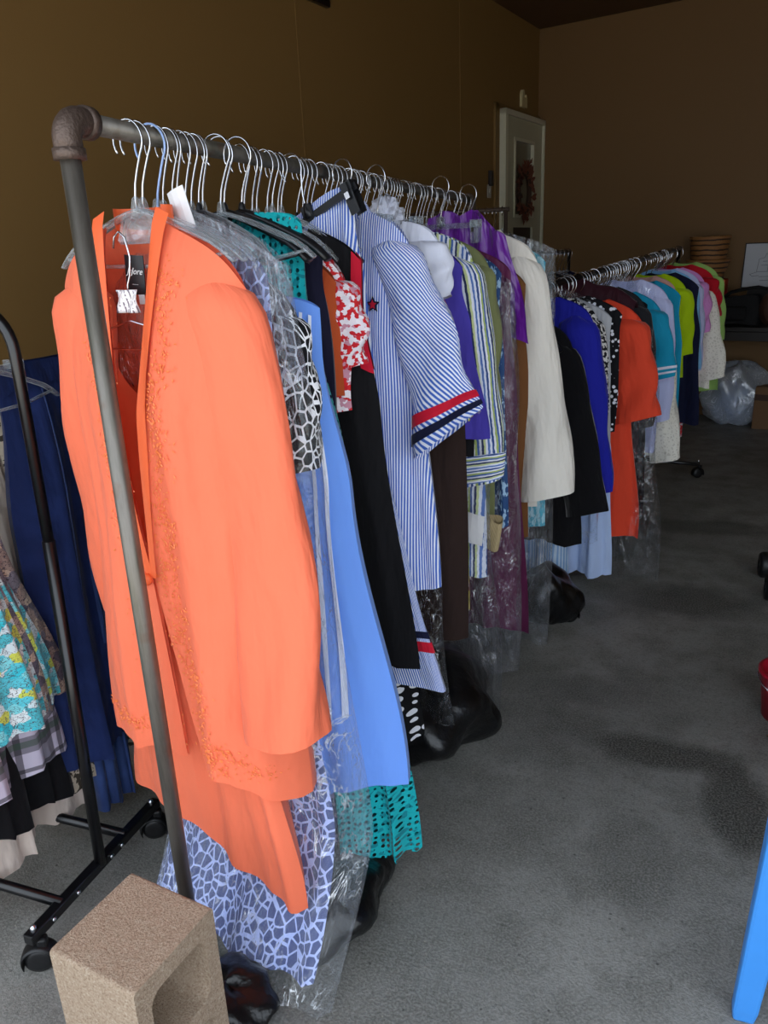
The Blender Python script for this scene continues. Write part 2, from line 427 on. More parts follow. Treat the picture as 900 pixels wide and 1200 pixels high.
def under(root, ob):
    ob.parent = root; ob.matrix_parent_inverse = root.matrix_basis.inverted() if False else Matrix.Translation(-Vector(root.location)) if root.rotation_euler.z == 0 else (Matrix.Translation(root.location) @ Matrix.Rotation(root.rotation_euler.z, 4, 'Z')).inverted()
    return ob
under(sw, lbox(MB(), 1.07, 1.14, 1.885, 1.985, .001, .008).build('plate', 'ivory', None, False, .002))
under(sw, lbox(MB(), 1.095, 1.115, 1.92, 1.95, .008, .018).build('toggle', 'ivory', None, False, .002))
br = empty('door_track_bracket', onleft(3.38, 2.77, 0)); tag(br, 'dark steel bracket with bright bolt high on the left wall', 'bracket')
under(br, lbox(MB(), 3.32, 4.1, 2.775, 2.83, .002, .03).build('arm', 'blackmetal', None, False, .004))
bo = MB(); bo.lathe([(0, 0), (.018, 0), (.018, .012), (.01, .02), (0, .022)], 10, (0, 0, 0), 'y'); b_ = bo.build('bolt', 'chrome', None); b_.matrix_basis = Matrix.Translation(onleft(3.43, 2.81, .03)) @ RL.to_4x4(); under(br, b_)
# drywall seams
for i, s_ in enumerate((1.62, 3.6)):
    struct('trim_%d' % (5 + i), lbox(MB(), s_, s_ + .012, 0, CZ, 0, .003), 'wall')

# ------------------------------------------------------------------ garments
def interp(tab, v):
    for (a, x), (b, y) in zip(tab, tab[1:]):
        if v <= b:
            t = (v - a) / (b - a); t = t * t * (3 - 2 * t); return x + (y - x) * t
    return tab[-1][1]

def garment(name, label, cat, x, y, yaw, mat, zc=1.57, sw=.21, nk=.07, fd=.05, slope=.38, zh=.7, hw=None, D=.035, A=.012, k=3, toptilt=0, swing=0, hemtilt=0, hemdrop=None,
            slv=None, opening=None, group=None, seed=0, nu=30, nv=34, chest=None, vneck=False, hemzig=0, collar=None, uvrot=0, edge=None, bodyname='body', wob=.012, slvmat=None, slv_left=None, kick=None):
    """a hanging garment: front and back sheets, optional sleeves; local x across the hanger, -y faces the open garage door"""
    rnd = random.Random(seed + 17)
    ph = [rnd.uniform(0, 6.28) for _ in range(6)]
    hw = hw or sw; chest = chest or (sw * .5 + hw * .5)
    root = empty(name, (x, y, zh), math.radians(yaw)); tag(root, label, cat, group)
    tabW = [(0, sw), (.10, sw * .985), (.35, chest), (1, hw)]
    H = zc - zh
    def ztop(a, front):
        xs = abs(a * sw)
        if xs < nk and nk > 0:
            q = xs / nk; d = (fd if front else .012)
            return H - d * ((1 - q) if vneck and front else math.sqrt(max(0, 1 - q * q)))
        q = (xs - nk) / max(1e-4, sw - nk)
        return H - slope * (xs - nk) - (.045 if slv else .022) * q ** 5
    def P(a, v, side):
        W = interp(tabW, v) * (1 + wob * math.sin(7 * v + ph[4]))
        zt = ztop(a, side < 0) + toptilt * a; ze = hemtilt * a + .006 * math.sin(9 * a + ph[5])
        if hemdrop: ze += hemdrop(a)
        if hemzig: ze += hemzig * abs(math.sin(a * 26))
        z = zt + (ze - zt) * v
        env = A * 1.45 * v ** .8
        fold = env * (math.sin(k * PI * a + ph[0]) + .5 * math.sin(2.15 * k * PI * a + ph[1] + 1.3 * v) + .25 * math.sin(4.3 * k * PI * a + ph[2] - 2 * v))
        dep = (.012 + (D - .012) * min(1, v * 3.5) ** .7) * math.sqrt(max(0, 1 - abs(a) ** 2.6))
        yy = side * dep + fold + .004 * math.sin(5 * a + 8 * v + ph[3])
        if kick: yy -= kick[1] * max(0, (v - kick[0]) / (1 - kick[0])) ** 1.3
        xx = a * W + swing * v ** 1.2 + env * .35 * math.cos(2 * k * PI * a + ph[0])
        return Vector((xx, yy, z))
    cr, sr = math.cos(uvrot), math.sin(uvrot)
    def UV(p): return (p.x + .0 + seed * .37, p.z + seed * .21)
    mb = MB()
    def back(i, j):
        p = P(1 - 2 * i, j, 1); return p, UV(p)
    mb.grid(nu, nv, back)
    if opening:
        btn, g0, g1 = opening[:3]; g2_ = opening[3] if len(opening) > 3 else g1
        def gap(v, s=1):
            return g0 * max(0, 1 - v / btn) ** 1.0 if v < btn else (g1 if s > 0 else g2_) * ((v - btn) / (1 - btn)) ** 1.6
        for s in (-1, 1):
            def fr_(i, j, s=s):
                g = gap(j, s); a = s * (g + (1 - g) * i) if s > 0 else -(1 - (1 - g) * i)
                p = P(a, j, -1); p.y -= .005 * (s < 0) * max(0, 1 - abs(a) * 3); return p, UV(p)
            mb.grid(nu // 2, nv, fr_)
        for s in (-1, 1):   # turned-in facing along the opening
            def fc(i, j, s=s):
                g = gap(j, s); p = P(s * (g + .10 * i), j, -1); p.y += .012 * i + .002; return p, UV(p)
            mb.grid(2, nv, fc)
    else:
        def fr2(i, j):
            p = P(-1 + 2 * i, j, -1); return p, UV(p)
        mb.grid(nu, nv, fr2)
    body = mb.build(bodyname, mat, root)
    if edge:  # narrow coloured binding down the outer edge (mat, width)
        em = MB()
        def eg(i, j): 
            p = P(1 - edge[1] * (1 - i), j * edge[2], -1); p.y -= .004; p.x += .003; return p, UV(p)
        em.grid(3, nv, eg)
        def eg2(i, j):
            p = P(1 - edge[1] * i, j * edge[2], 1); p.y += .002; p.x += .003; return p, UV(p)
        em.grid(3, nv, eg2); em.build('edge_binding', edge[0], root)
    sl = []
    if slv:
        L, r0, r1, out, fwd = slv[:5];  bend = slv[5] if len(slv) > 5 else .02; slant = slv[6] if len(slv) > 6 else .30
        zt = ztop(1, False)
        for s in (-1, 1):
            L, r0, r1, out, fwd = (slv_left if s < 0 and slv_left else slv)[:5]
            sm = MB(); n = 24; m = 26
            def ctr(t, s=s, L=L, r0=r0, r1=r1, out=out, fwd=fwd):
                return Vector((s * (sw - r0 * .72 + out * L * t ** 1.1), -fwd * L * t * t - .004, zt + .004 + r0 * .22 - L * t))
            def sf(i, j, s=s, L=L, r0=r0, r1=r1, ctr=ctr):
                t = j; a = 2 * PI * i
                cap = math.sqrt(max(0, 1 - (1 - min(1, t / .09)) ** 2))
                rx = (r0 + (r1 - r0) * t) * (.25 + .75 * cap) * (1 + .05 * math.sin(11 * t + 2 * a + ph[0]) * min(1, t * 4) + .075 * math.cos(3 * a + ph[3] + 1.2 * t) * min(1, t * 2.5))
                ry = rx * (.50 + .08 * math.sin(5 * t + ph[2]))
                c = ctr(t); c.x += bend * math.sin(PI * t) * s * .5 - s * r0 * .12 * max(0, 1 - t / .14) ** 2
                wv = .006 * math.sin(14 * t + 3 * a + ph[1]) * min(1, t * 3)
                p = c + Vector((math.cos(a) * (rx + wv), math.sin(a) * (ry + wv), slant * rx * s * math.cos(a) * t ** 3))
                q = (i * (r0 + r1) * 2.6, t * L)
                return p, (q[0] * cr - q[1] * sr, q[0] * sr + q[1] * cr)
            sm.grid(n, m, sf)
            def inn(i, j, s=s, sf=sf, ctr=ctr):
                p, u = sf(i, 1 - .12 * j); c = ctr(1 - .12 * j); p = c + (p - c) * (1 - .10 * j if j else 1); return p, u
            sm.grid(n, 1, inn)
            so = sm.build('sleeve', slvmat or mat, root); sl.append((so, sf, ctr))
    if collar:
        cm = MB(); cmat, ch_, co = collar
        def cf(i, j):
            th = PI * (-.12 + 1.24 * i)
            q = Vector((math.cos(th) * (nk + co * j), .01 + math.sin(th) * .03 * (1 - .3 * j) + .0, H - .01 + ch_ * (1 - j)))
            return q, (i * .3, j * .05)
        cm.grid(20, 3, cf); cm.build('collar', cmat or mat, root)
    root_data[root.name] = (P, sl, H, UV)
    return root
root_data = {}

def ring_band(root, sl_i, t0, t1, mat, name='trim_band', off=.004):
    P, sl, H, UV = root_data[root.name]; so, sf, ctr = sl[sl_i]
    bm_ = MB()
    def f(i, j):
        t = t0 + (t1 - t0) * j; p, u = sf(i, t); c = ctr(t); d = (p - c); d.z = 0; return p + d.normalized() * off, (i * .3, t)
    bm_.grid(24, 2, f); return bm_.build(name, mat, so)
def body_band(root, v0, v1, mat, a0=-1, a1=1, off=.004, name='trim_band', both=True):
    P, sl, H, UV = root_data[root.name]; bm_ = MB()
    for side in ((-1, 1) if both else (-1,)):
        def f(i, j):
            p = P(a0 + (a1 - a0) * i, v0 + (v1 - v0) * j, side); p.y += side * off; p.x *= 1.008; return p, UV(p)
        bm_.grid(20, max(2, int(30 * (v1 - v0))), f)
    return bm_.build(name, mat, root)

def film_bag(label, x, y, yaw, zc, zh, sw, hw, D=.07, mat='film', seed=0, A=.02, group='clear film garment bags on the pipe rack', swing=0, fwd=0, slope=.35, hemdrop=None, kick=None):
    """open-bottomed polythene garment bag"""
    rnd = random.Random(seed + 91); ph = [rnd.uniform(0, 6.28) for _ in range(8)]
    root = empty('garment_bag', (x, y, zh), math.radians(yaw)); tag(root, label, 'garment bag', group)
    H = zc - zh; mb = MB(); NU, NV = 40, 44
    def P(a, v, side):
        W = interp([(0, sw), (.3, sw * .6 + hw * .4), (1, hw)], v)
        q = abs(a); zt = H - slope * max(0, q * sw - .04) - .02 * q ** 4
        z = zt + ((.012 * math.sin(7 * a + ph[0]) + .012 * math.sin(17 * a + ph[1]) + (hemdrop(a) if hemdrop else 0)) - zt) * v
        dep = (.02 + (D - .02) * min(1, v * 3)) * math.sqrt(max(0, 1 - q ** 3))
        cr_ = A * (.3 + v) * (math.sin(4 * a + 3 * v + ph[2]) * .6 + math.sin(9 * a - 5 * v + ph[3]) * .35 + .25 * math.sin(21 * a + 9 * v + ph[4]) + .15 * math.sin(37 * a - 22 * v + ph[5]))
        return Vector((a * W * (1 + .03 * math.sin(11 * v + ph[6] * side)) + swing * v, side * dep + cr_ - fwd * v * v - (kick[1] * max(0, (v - kick[0]) / (1 - kick[0])) ** 1.3 if kick else 0), z))
    def f(i, j):
        th = i * 2
        a, side = (-1 + 2 * th, -1) if th <= 1 else (1 - 2 * (th - 1), 1)
        p = P(a, j, side); return p, (p.x + (0 if side < 0 else 1.3), p.z)
    mb.grid(NU * 2, NV, f)
    mb.build('film', mat, root)
    return root

# ------------------------------------------------------------------ hangers
def arc_hook(R=.032, drop=.125, r=.0019):
    pts = []
    cz = .0155 + r - R + .0005
    for i in range(19):
        a = math.radians(214 - i * (214 + 38) / 18); pts.append((R * math.cos(a), 0, cz + R * math.sin(a)))
    lx, _, lz = pts[-1]
    for t in (.25, .5, .75): pts.append((lx * (1 - t) ** 1.3, 0, lz + (-drop + .028 - lz) * t))
    pts += [(0, 0, -drop + .022), (0, 0, -drop)]
    mb = MB(); mb.tube(pts, r, 6); return mb
HOOK = arc_hook().mesh('hook', 'chrome'); HOOKB = arc_hook(.034, .14, .0021).mesh('hook', 'bluewire'); HOOKK = arc_hook(.038, .115, .0026).mesh('hook', 'chrome')
def arms(w=.2, dz=.075, th=.007, dp=.010, z0=-.122, bar=True):
    mb = MB()
    for s in (-1, 1):
        pts = [(s * w * t, 0, z0 - dz * (t ** 1.25) - (.012 * max(0, t - .85) / .15)) for t in [i / 10 for i in range(11)]]
        mb.tube(pts, [dp * (.9 + .3 * math.sin(PI * i / 10)) for i in range(11)], 8, True, .45)
        if bar: mb.tube([(s * w * .93, 0, z0 - dz * .98), (s * w * .5, 0, z0 - dz * 1.02 - .012), (0, 0, z0 - dz * 1.02 - .014)], .0035, 6)
    return mb
def neckplug():
    mb = MB(); mb.lathe([(.003, -.100), (.006, -.104), (.009, -.118), (.011, -.134), (.0, -.136)], 10); return mb
def plate():
    mb = MB(); prof = [(-.03, -.125), (.03, -.125), (.05, -.168), (.044, -.175), (-.044, -.175), (-.05, -.168)]
    n = len(prof)
    for yy in (-.004, .004):
        for x_, z_ in prof: mb.vert((x_, yy, z_))
    mb.f.append(tuple(range(n))); mb.f.append(tuple(range(n, 2 * n))[::-1])
    for i in range(n): mb.f.append((i, (i + 1) % n, n + (i + 1) % n, n + i))
    return mb
ARM_C = arms().mesh('shoulder_bar', 'clear'); ARM_K = arms(.19, .085, .009, .016, -.118, True).mesh('shoulder_bar', 'blackplastic')
PLUG_C = neckplug().mesh('neck', 'clear'); PLUG_K = neckplug().mesh('neck', 'blackplastic'); PLATE_C = plate().mesh('centre_plate', 'clear')
def strut_bar(mat):
    mb = MB(); mb.box((0, 0, -.135), (.30, .008, .016)); mb.box((0, 0, -.12), (.03, .010, .03)); return mb.mesh('clip_bar', mat, False)
def clipmesh(mat):
    mb = MB(); mb.box((0, -.012, -.155), (.026, .004, .07)); mb.box((0, .012, -.155), (.026, .004, .07)); mb.box((0, 0, -.128), (.03, .03, .018)); mb.box((0, -.016, -.132), (.016, .01, .02)); return mb.mesh('clip', mat, False)
BAR_C, BAR_K, CLIP_C, CLIP_K = strut_bar('clear'), strut_bar('blackplastic'), clipmesh('clear'), clipmesh('blackplastic')
spr = MB(); spr.box((0, -.021, -.150), (.012, .003, .014)); SPRING = spr.mesh('spring', 'chrome', False)
def mk(name, me, parent, loc=None):
    o = bpy.data.objects.new(name, me); COL.objects.link(o); o.parent = parent
    if loc: o.location = loc
    return o
def hanger(kind, x, y, z, yaw, label, group=None, tilt=0):
    r = empty('clothes_hanger', (x, y, z), math.radians(yaw)); r.rotation_euler = (0, math.radians(tilt), math.radians(yaw)); tag(r, label, 'hanger', group)
    mk('hook', {'b': HOOKB, 'f': HOOKK}.get(kind, HOOK), r)
    if kind in ('c', 'p', 'b'): mk('shoulder_bar', ARM_C, r); mk('neck', PLUG_C, r)
    if kind == 'p': mk('centre_plate', PLATE_C, r)
    if kind in 'kf': mk('shoulder_bar', ARM_K, r); mk('neck', PLUG_K, r)
    if kind in ('tc', 'tk'):
        K = kind == 'tk'; mk('clip_bar', BAR_K if K else BAR_C, r); mk('neck', PLUG_K if K else PLUG_C, r)
        for s in (-1, 1):
            c = mk('clip', CLIP_K if K else CLIP_C, r, (s * .13, 0, 0)); mk('spring', SPRING, c)
    return r

# ------------------------------------------------------------------ pipe rack
RX, RZ, Y0, Y1 = -.86, 1.706, 1.03, 3.60
rack = empty('pipe_clothes_rack', (RX, Y0, 0)); tag(rack, 'long clothes rack of bare steel pipe with elbow fittings', 'clothes rack')
PR = .0155
MB().tube([(0, .03, RZ), (0, (Y1 - Y0) / 2, RZ - .006), (0, Y1 - Y0 - .03, RZ)], PR, 20).build('rail', 'pipe', rack)
for yy, lean in ((0, -.0), (Y1 - Y0, 0)):
    MB().tube([(lean, yy, .012), (0, yy, RZ - .03)], PR, 20).build('post', 'pipe', rack)
    s = 1 if yy == 0 else -1
    el = MB(); pts = []
    for i in range(9):
        a = PI / 2 * i / 8; pts.append((0, yy + s * (.03 - .03 * math.cos(a)), RZ - .03 + .03 * math.sin(a)))
    el.tube([(0, yy, RZ - .05)] + pts + [(0, yy + s * .05, RZ)], .0215, 18)
    el.tube([(0, yy, RZ - .056), (0, yy, RZ - .04)], .0245, 18); el.tube([(0, yy + s * .04, RZ), (0, yy + s * .056, RZ)], .0245, 18)
    el.build('elbow', 'fitting', rack)
    fl = MB(); fl.lathe([(0, 0), (.05, 0), (.05, .006), (.028, .01), (.026, .03), (.017, .032)], 20, (lean, yy, 0)); fl.build('floor_flange', 'fitting', rack)

# --- materials for clothes
F = {}
F['orange'] = cloth('orange crepe', 'fb7d5a', .7, .1, .15, 700, .4, trans=.16)
F['orangeshell'] = cloth('orange satin shell', 'f0704c', .5, .05, .1, 700, .2, trans=.25)
F['orangetrim'] = cloth('orange satin facing', 'f06a3c', .45, .05, .1, 700, .1)
F['bead'] = solid('orange bead embroidery', 'f0793a', .35, .0, .6)
F['net'] = cloth('blue print with pale net pattern', net('b4c2f2', '4a5686', 56, .085, .012, (1, .75, 1)), .8)
F['bwnet'] = cloth('black knit with white net pattern', net('f0f0f4', '0b0b10', 62, .08, .01, (1, .62, 1)), .85)
F['lblue'] = cloth('light blue cotton', '6f9df0', .85, .15, .35, 800, .2)
F['whiteband'] = cloth('white ribbon', 'e8edfb', .8)
def holes(N, uv):
    d = N.n('TexVoronoi', {'Vector': N.n('VectorMath', {0: uv, 1: (1, .8, 1)}, operation='MULTIPLY').outputs[0], 'Scale': 78.0, 'Randomness': .3}, feature='F1').outputs['Distance']
    return N.math('GREATER_THAN', d, .29)
F['teal'] = cloth('teal crochet lace', net('0fa0a6', '0a7c86', 60, .2), .85, .15, .8, 300, .4, alpha=holes)
F['teallin'] = cloth('teal lining', '0b5d66', .8)
F['tealplain'] = cloth('teal knit', '0f8b98', .85)
F['navy'] = cloth('dark navy knit', '16152c', .9)
F['rust'] = cloth('rust cotton', 'b04a22', .85)
F['redfl'] = cloth('red and white flower print', floral(['d3262c', 'e9dfe6', 'c61f2a', 'efe6ec', 'c98ea0'], 110, None, .9), .8)
F['red'] = cloth('red cotton', 'c4122f', .8)
F['black'] = cloth('black fabric', '0d0c10', .85, .1)
F['pin'] = cloth('blue and white pinstripe seersucker', stripes('4a6cc4', 'e9ecf8', .0062, .55), .85)
F['pinslv'] = cloth('blue and white pinstripe sleeve', stripes('3f66c0', 'e9ecf8', .0085, .5), .85)
F['brown'] = cloth('dark brown wool', '2a1c18', .9)
F['whitetop'] = cloth('white jersey', 'e3e6f6', .8, .1)
F['purple'] = cloth('violet cotton', '4a3fa8', .85)
F['multi'] = cloth('blue green and white striped cotton', multistripe(['dfe4f2', '35508e', 'e9ecf2', 'a9b86c', '4a68aa', 'dfe3ee', '2f3a60', 'c9d39a', 'e6e9f3', '5a7bc0'], .066, .006), .85)
F['multicuff'] = cloth('blue green and white striped cuff', multistripe(['dfe4f2', '35508e', 'e9ecf2', 'a9b86c', '4a68aa', 'dfe3ee', '2f3a60', 'c9d39a', 'e6e9f3', '5a7bc0'], .066, .006, PI / 2), .85)
F['olive'] = cloth('olive green knit', '7d8257', .85)
F['bluepr'] = cloth('dark teal blue print', blotch('274a7c', '9fc0dd', 60, .56, (1.6, .5, 1)), .6)
F['plum'] = cloth('plum silk', '5c1f44', .55)
F['satin'] = cloth('bright purple satin', '6a1f96', .32, .2, .1, 600, .8, spec=.6)
F['cream'] = cloth('cream wool', 'e6e0d6', .9)
F['tan'] = cloth('tan brown suede', '6f4726', .9)
F['cyan'] = cloth('turquoise print', blotch('4fb3c8', 'a9dbe4', 45, .5, (1.5, .4, 1)), .8)
F['mustard'] = cloth('mustard leaf print', floral(['a3934a', '8c8042', '6a2f2a', 'a3934a'], 40), .85)
F['dots'] = cloth('black with white dots', dots('e8e8ee', '0a0a0c', 36, .36, .3), .85)
F['bluefl'] = cloth('dark blue with small flowers', floral(['24316e', '2d3c86', '8d86b8', '24316e', '1d2452'], 60), .85)
F['royal'] = cloth('royal blue wool', '1a1f98', .85)
F['velvet'] = cloth('black velvet', '0b0a0e', .95, .4)
F['leop'] = cloth('black and white speckle print', blotch('dcdad8', '17171a', 70, .5), .8)
F['bwfl'] = cloth('black with white blossoms', dots('dfe0ea', '0c0c12', 48, .34, .9), .85)
F['silver'] = cloth('silver grey satin', 'a8aab0', .4)
F['coral'] = cloth('coral red linen', 'e0472c', .85)
F['charcoal'] = cloth('charcoal wool', '232428', .9)
F['peri'] = cloth('periwinkle cotton', '7f8bd0', .85)
F['turq'] = cloth('turquoise cotton', '1397bd', .8)
F['lilac'] = cloth('pale lilac cotton', 'c3c8ef', .8)
F['lace'] = cloth('cream lace', net('ece8dc', 'd6d1c4', 70, .2), .85, .1, .8, 300)
F['lime'] = cloth('lime green jersey', 'a8c800', .8)
F['navy2'] = cloth('navy crepe', '0d1230', .85)
F['sky'] = cloth('sky blue cotton', '86c0ee', .8)
F['pink'] = cloth('orchid pink cotton', 'd68fcf', .8)
F['red2'] = cloth('crimson cotton', 'b90f22', .8)
F['pgreen'] = cloth('pale green cotton', '9cc46a', .8)
F['maroon'] = cloth('dark maroon silk', '36131f', .6)
F['lbstripe'] = cloth('light blue ticking', stripes('8fb4e0', 'cfe0f2', .012, .5), .85)
F['paleblue'] = cloth('pale blue cotton', 'b9cdf2', .85)
F['denim'] = cloth('dark denim', denimcol('14214a', '2b3d78'), .9, .1, .5)
F['denim2'] = cloth('washed denim', denimcol('2a3c6e', '475f98'), .9)
F['tropic'] = cloth('turquoise and yellow flower print', floral(['35c3d6', 'c9d65a', '7fd7e0', 'd9e7ea', '4dbcca', 'c9e0e6', '58c8d8'], 44, '4a4f5a', .8), .8)
F['paisley'] = cloth('brown and grey leaf print', floral(['8d7a72', '6f6a74', 'b3a08e', '55505c'], 40, '3a3640'), .8)
F['plaid'] = cloth('purple grey plaid flannel', plaid, .9)
F['creamsk'] = cloth('cream crinkled skirt', 'd9c9bd', .85, .1, .3, 700, .6)
F['creampr'] = cloth('cream and brown snake print', blotch('b9ab98', '40382f', 60, .52), .85)
F['beige'] = cloth('beige striped knit', stripes('cdb98f', 'a8926a', .006, .5), .85)
F['pinkish'] = cloth('dusty pink knit', 'c99a92', .85)

ZN = 1.57
# --- the orange suit
suit = garment('suit_jacket', 'long bright orange jacket with beaded edges on the end of the pipe rack', 'jacket', -.855, 1.17, -9, F['orange'], zc=1.565, sw=.215, nk=.055, fd=.03, slope=.42,
               zh=.53, hw=.255, chest=.20, D=.085, A=.007, k=2.2, slv=(.80, .088, .088, .16, .10, .03), slv_left=(.70, .075, .062, .05, -.02), opening=(.60, .30, .26, -.06), seed=1, hemtilt=-.02, nv=44, nu=44,
               hemdrop=lambda a: .02 - .06 * max(0, abs(a) - .15))
P, sl, H, UV = root_data[suit.name]
bt, bg0, bg1 = .60, .30, .26
def sgap(v, s=1): return bg0 * max(0, 1 - v / bt) if v < bt else (bg1 if s > 0 else -.06) * ((v - bt) / (1 - bt)) ** 1.6
for s in (-1, 1):      # satin band that stands at the neck and runs down the opening
    fm = MB()
    def fb(i, j, s=s):
        g = sgap(j * bt); p = P(s * (g + (-.03 + .13 * i) * (1 - .55 * j)), j * bt, -1); p.y -= .007; p.z += .022 * (1 - j) ** 8; return p, UV(p)
    fm.grid(4, 30, fb); fm.build('front_facing', F['orangetrim'], suit)
cm = MB()
def cb(i, j):
    th = PI * (-.15 + 1.3 * i); return Vector((math.cos(th) * .062, .012 + .032 * math.sin(th), H - .03 + .055 * (1 - j))), (i * .3, j * .05)
cm.grid(20, 3, cb); cm.build('collar', F['orangetrim'], suit)
rnd = random.Random(5)
em = MB()
def leafs(a, v, n, sc):
    for _ in range(n):
        aa = a + rnd.gauss(0, .085 * sc); vv = v + rnd.gauss(0, .008)
        if not -.97 < aa < .97: continue
        c = P(aa, min(vv, .995), -1); c.y -= .002
        th = rnd.uniform(0, 6.28); L = rnd.uniform(.0018, .0046); d = Vector((math.cos(th), 0, math.sin(th))); q = Vector((-d.z, 0, d.x)); b = len(em.v)
        for pt in (c - d * L, c + q * L * .4 + Vector((0, -.001, 0)), c + d * L, c - q * L * .4): em.vert(pt)
        em.vert(c + Vector((0, -.0018, 0)))
        for t in range(4): em.f.append((b + t, b + (t + 1) % 4, b + 4))
for s in (-1, 1):
    v = .06
    while v < .99:
        g = sgap(v, s); dens = .4 + .6 * abs(math.sin(v * 13 + s)) ; leafs(s * (g + .16 + .03 * math.sin(v * 40)), v, int(9 * dens) + 2, .75); v += .007
    for a in [i / 40 for i in range(12 if s > 0 else 2, 34)]: leafs(s * a, .955 - .03 * abs(math.sin(a * 9)), 7, .6)
e_ = em.build('bead_embroidery', F['bead'], suit); e_['kind'] = 'stuff'
bt_ = MB(); bt_.lathe([(0, -.012), (.008, -.012), (.0125, -.007), (.0125, 0), (0, .001)], 16, (0, 0, 0), 'y'); p = P(-.05, .605, -1)
bt_.build('button', F['orangetrim'], suit, loc=(p.x, p.y - .004, p.z))
# neck label
lb = MB(); lb.box((0, 0, 0), (.044, .0015, .066)); lo = lb.build('neck_label', 'blackplastic', suit, False, loc=(-.022, -.004, H - .085), rot=(0, .08, 0)); lo['label'] = 'black woven label with pale script'
def text(body, size, mat, parent, loc, rot, shear=0, name='lettering', ext=.0003):
    cu = bpy.data.curves.new(name, 'FONT'); cu.body = body; cu.size = size; cu.shear = shear; cu.align_x = 'CENTER'; cu.align_y = 'CENTER'; cu.extrude = ext; cu.resolution_u = 2
    tmp = bpy.data.objects.new('tmp', cu); COL.objects.link(tmp); bpy.context.view_layer.update()
    me = bpy.data.meshes.new_from_object(tmp.evaluated_get(bpy.context.evaluated_depsgraph_get())); bpy.data.objects.remove(tmp); bpy.data.curves.remove(cu)
    me.name = name; me.materials.clear(); me.materials.append(MT[mat] if isinstance(mat, str) else mat)
    o = bpy.data.objects.new(name, me); COL.objects.link(o); o.parent = parent; o.location = loc; o.rotation_euler = rot; return o
text('JsJore', .0155, 'white', lo, (0, -.0014, .006), (PI / 2, 0, 0), .4)
text('NEW YORK' if False else '·······', .008, 'white', lo, (0, -.0014, -.016), (PI / 2, 0, 0))
tg = MB(); tg.box((0, 0, 0), (.013, .0015, .016)); tg.build('size_tag', 'white', suit, False, loc=(-.012, -.005, H - .126))
# plastic-wrapped hook and tag of the inner hanger
inner = empty('blouse_hanger', (-.875, 1.152, 1.555), math.radians(-9)); tag(inner, 'thin wire hanger with wrapped tag inside the orange jacket neck', 'hanger')
MB().tube([(-.018, -.012, -.03), (-.012, -.012, -.012), (0, -.012, -.004), (.012, -.012, -.014), (.018, -.012, -.045), (.012, -.012, -.075), (.004, -.012, -.09), (.002, -.012, -.13)], .0017, 6).build('hook', 'chrome', inner)
MB().tube([(-.12, -.004, -.20), (-.06, -.008, -.165), (0, -.012, -.15), (.06, -.008, -.165), (.12, -.004, -.20), (-.12, -.004, -.20)], .0018, 6).build('wire_frame', 'chrome', inner)
wt = MB(); wt.grid(8, 8, lambda i, j: (Vector((-.022 + .048 * i, -.016 + .004 * math.sin(9 * i + 5 * j), -.098 - .038 * j)), (i * .05, j * .05))); 
def tagmat():
    N = NT('wrapped printed tag'); uv = N.uv(); x, y, _ = N.sep(uv)
    ln = N.math('MULTIPLY', N.math('LESS_THAN', N.math('FRACT', N.math('MULTIPLY', x, 130)), .35), N.math('GREATER_THAN', N.noise(uv, 160, 1), .45))
    return N.finish(N.n('BsdfPrincipled', {'Base Color': N.mix(ln, lin('efe9ea'), lin('7c6f7c')), 'Roughness': .25}))
wt.build('wrapped_tag', tagmat(), inner, solid_=.002)
hanger('p', RX, 1.175, RZ, -9, 'clear plastic hanger with wide plate holding the orange jacket')
hanger('p', RX, 1.195, RZ, -6, 'clear plate hanger tucked just behind the orange jacket hanger')

shell = garment('shell_top', 'orange sleeveless shell with draped neckline inside the orange jacket', 'top', -.865, 1.185, -9, F['orangeshell'], zc=1.36, sw=.15, nk=.10, fd=.11, slope=.3, zh=.60, hw=.18, D=.045, A=.006, k=2, seed=4)
skirt = garment('long_skirt', 'long plain orange skirt hanging below the orange jacket', 'skirt', -.862, 1.175, -12, F['orange'], zc=.95, sw=.13, nk=0, fd=0, slope=0, zh=.22, hw=.265, chest=.17, D=.05, A=.012, k=1.6, seed=6,
                hemdrop=lambda a: .13 * max(0, min(1, (.62 - a) * 1.3)) , nu=44)

# --- clear bag with net print dress
netd = garment('printed_dress', 'long blue dress with pale net print inside the clear bag behind the orange suit', 'dress', -.81, 1.27, -14, F['net'], zc=1.53, sw=.165, nk=.07, slope=.42, zh=.05, hw=.25, chest=.17, kick=(.78, .14), D=.035, A=.008, k=2.6, seed=8)
film_bag('long clear garment bag around the blue net print dress, reaching the floor', -.80, 1.275, -14, 1.57, .02, .20, .285, .085, 'filmnear', 3, .012, fwd=.0, kick=(.78, .155), slope=.42, swing=.01)
hanger('b', RX, 1.235, RZ, -8, 'pale blue wire hanger with a twisted neck behind the orange jacket')
film_bag('crumpled film shoulder of the garment bag beside the orange collar', -.815, 1.235, -10, 1.585, 1.28, .21, .24, .05, 'filmheavy', 9, .014, slope=.45)
pt = MB(); pt.grid(3, 4, lambda i, j: (Vector((-.02 + .04 * i, -.004 * math.sin(3 * i), .0 - .07 * j)), (i, j)))
tag(pt.build('paper_tag', 'white', None, False, solid_=.0012, loc=(-.80, 1.205, 1.615), rot=(0, -.3, -.2)), 'white paper tag pinned on the film behind the orange collar', 'tag')

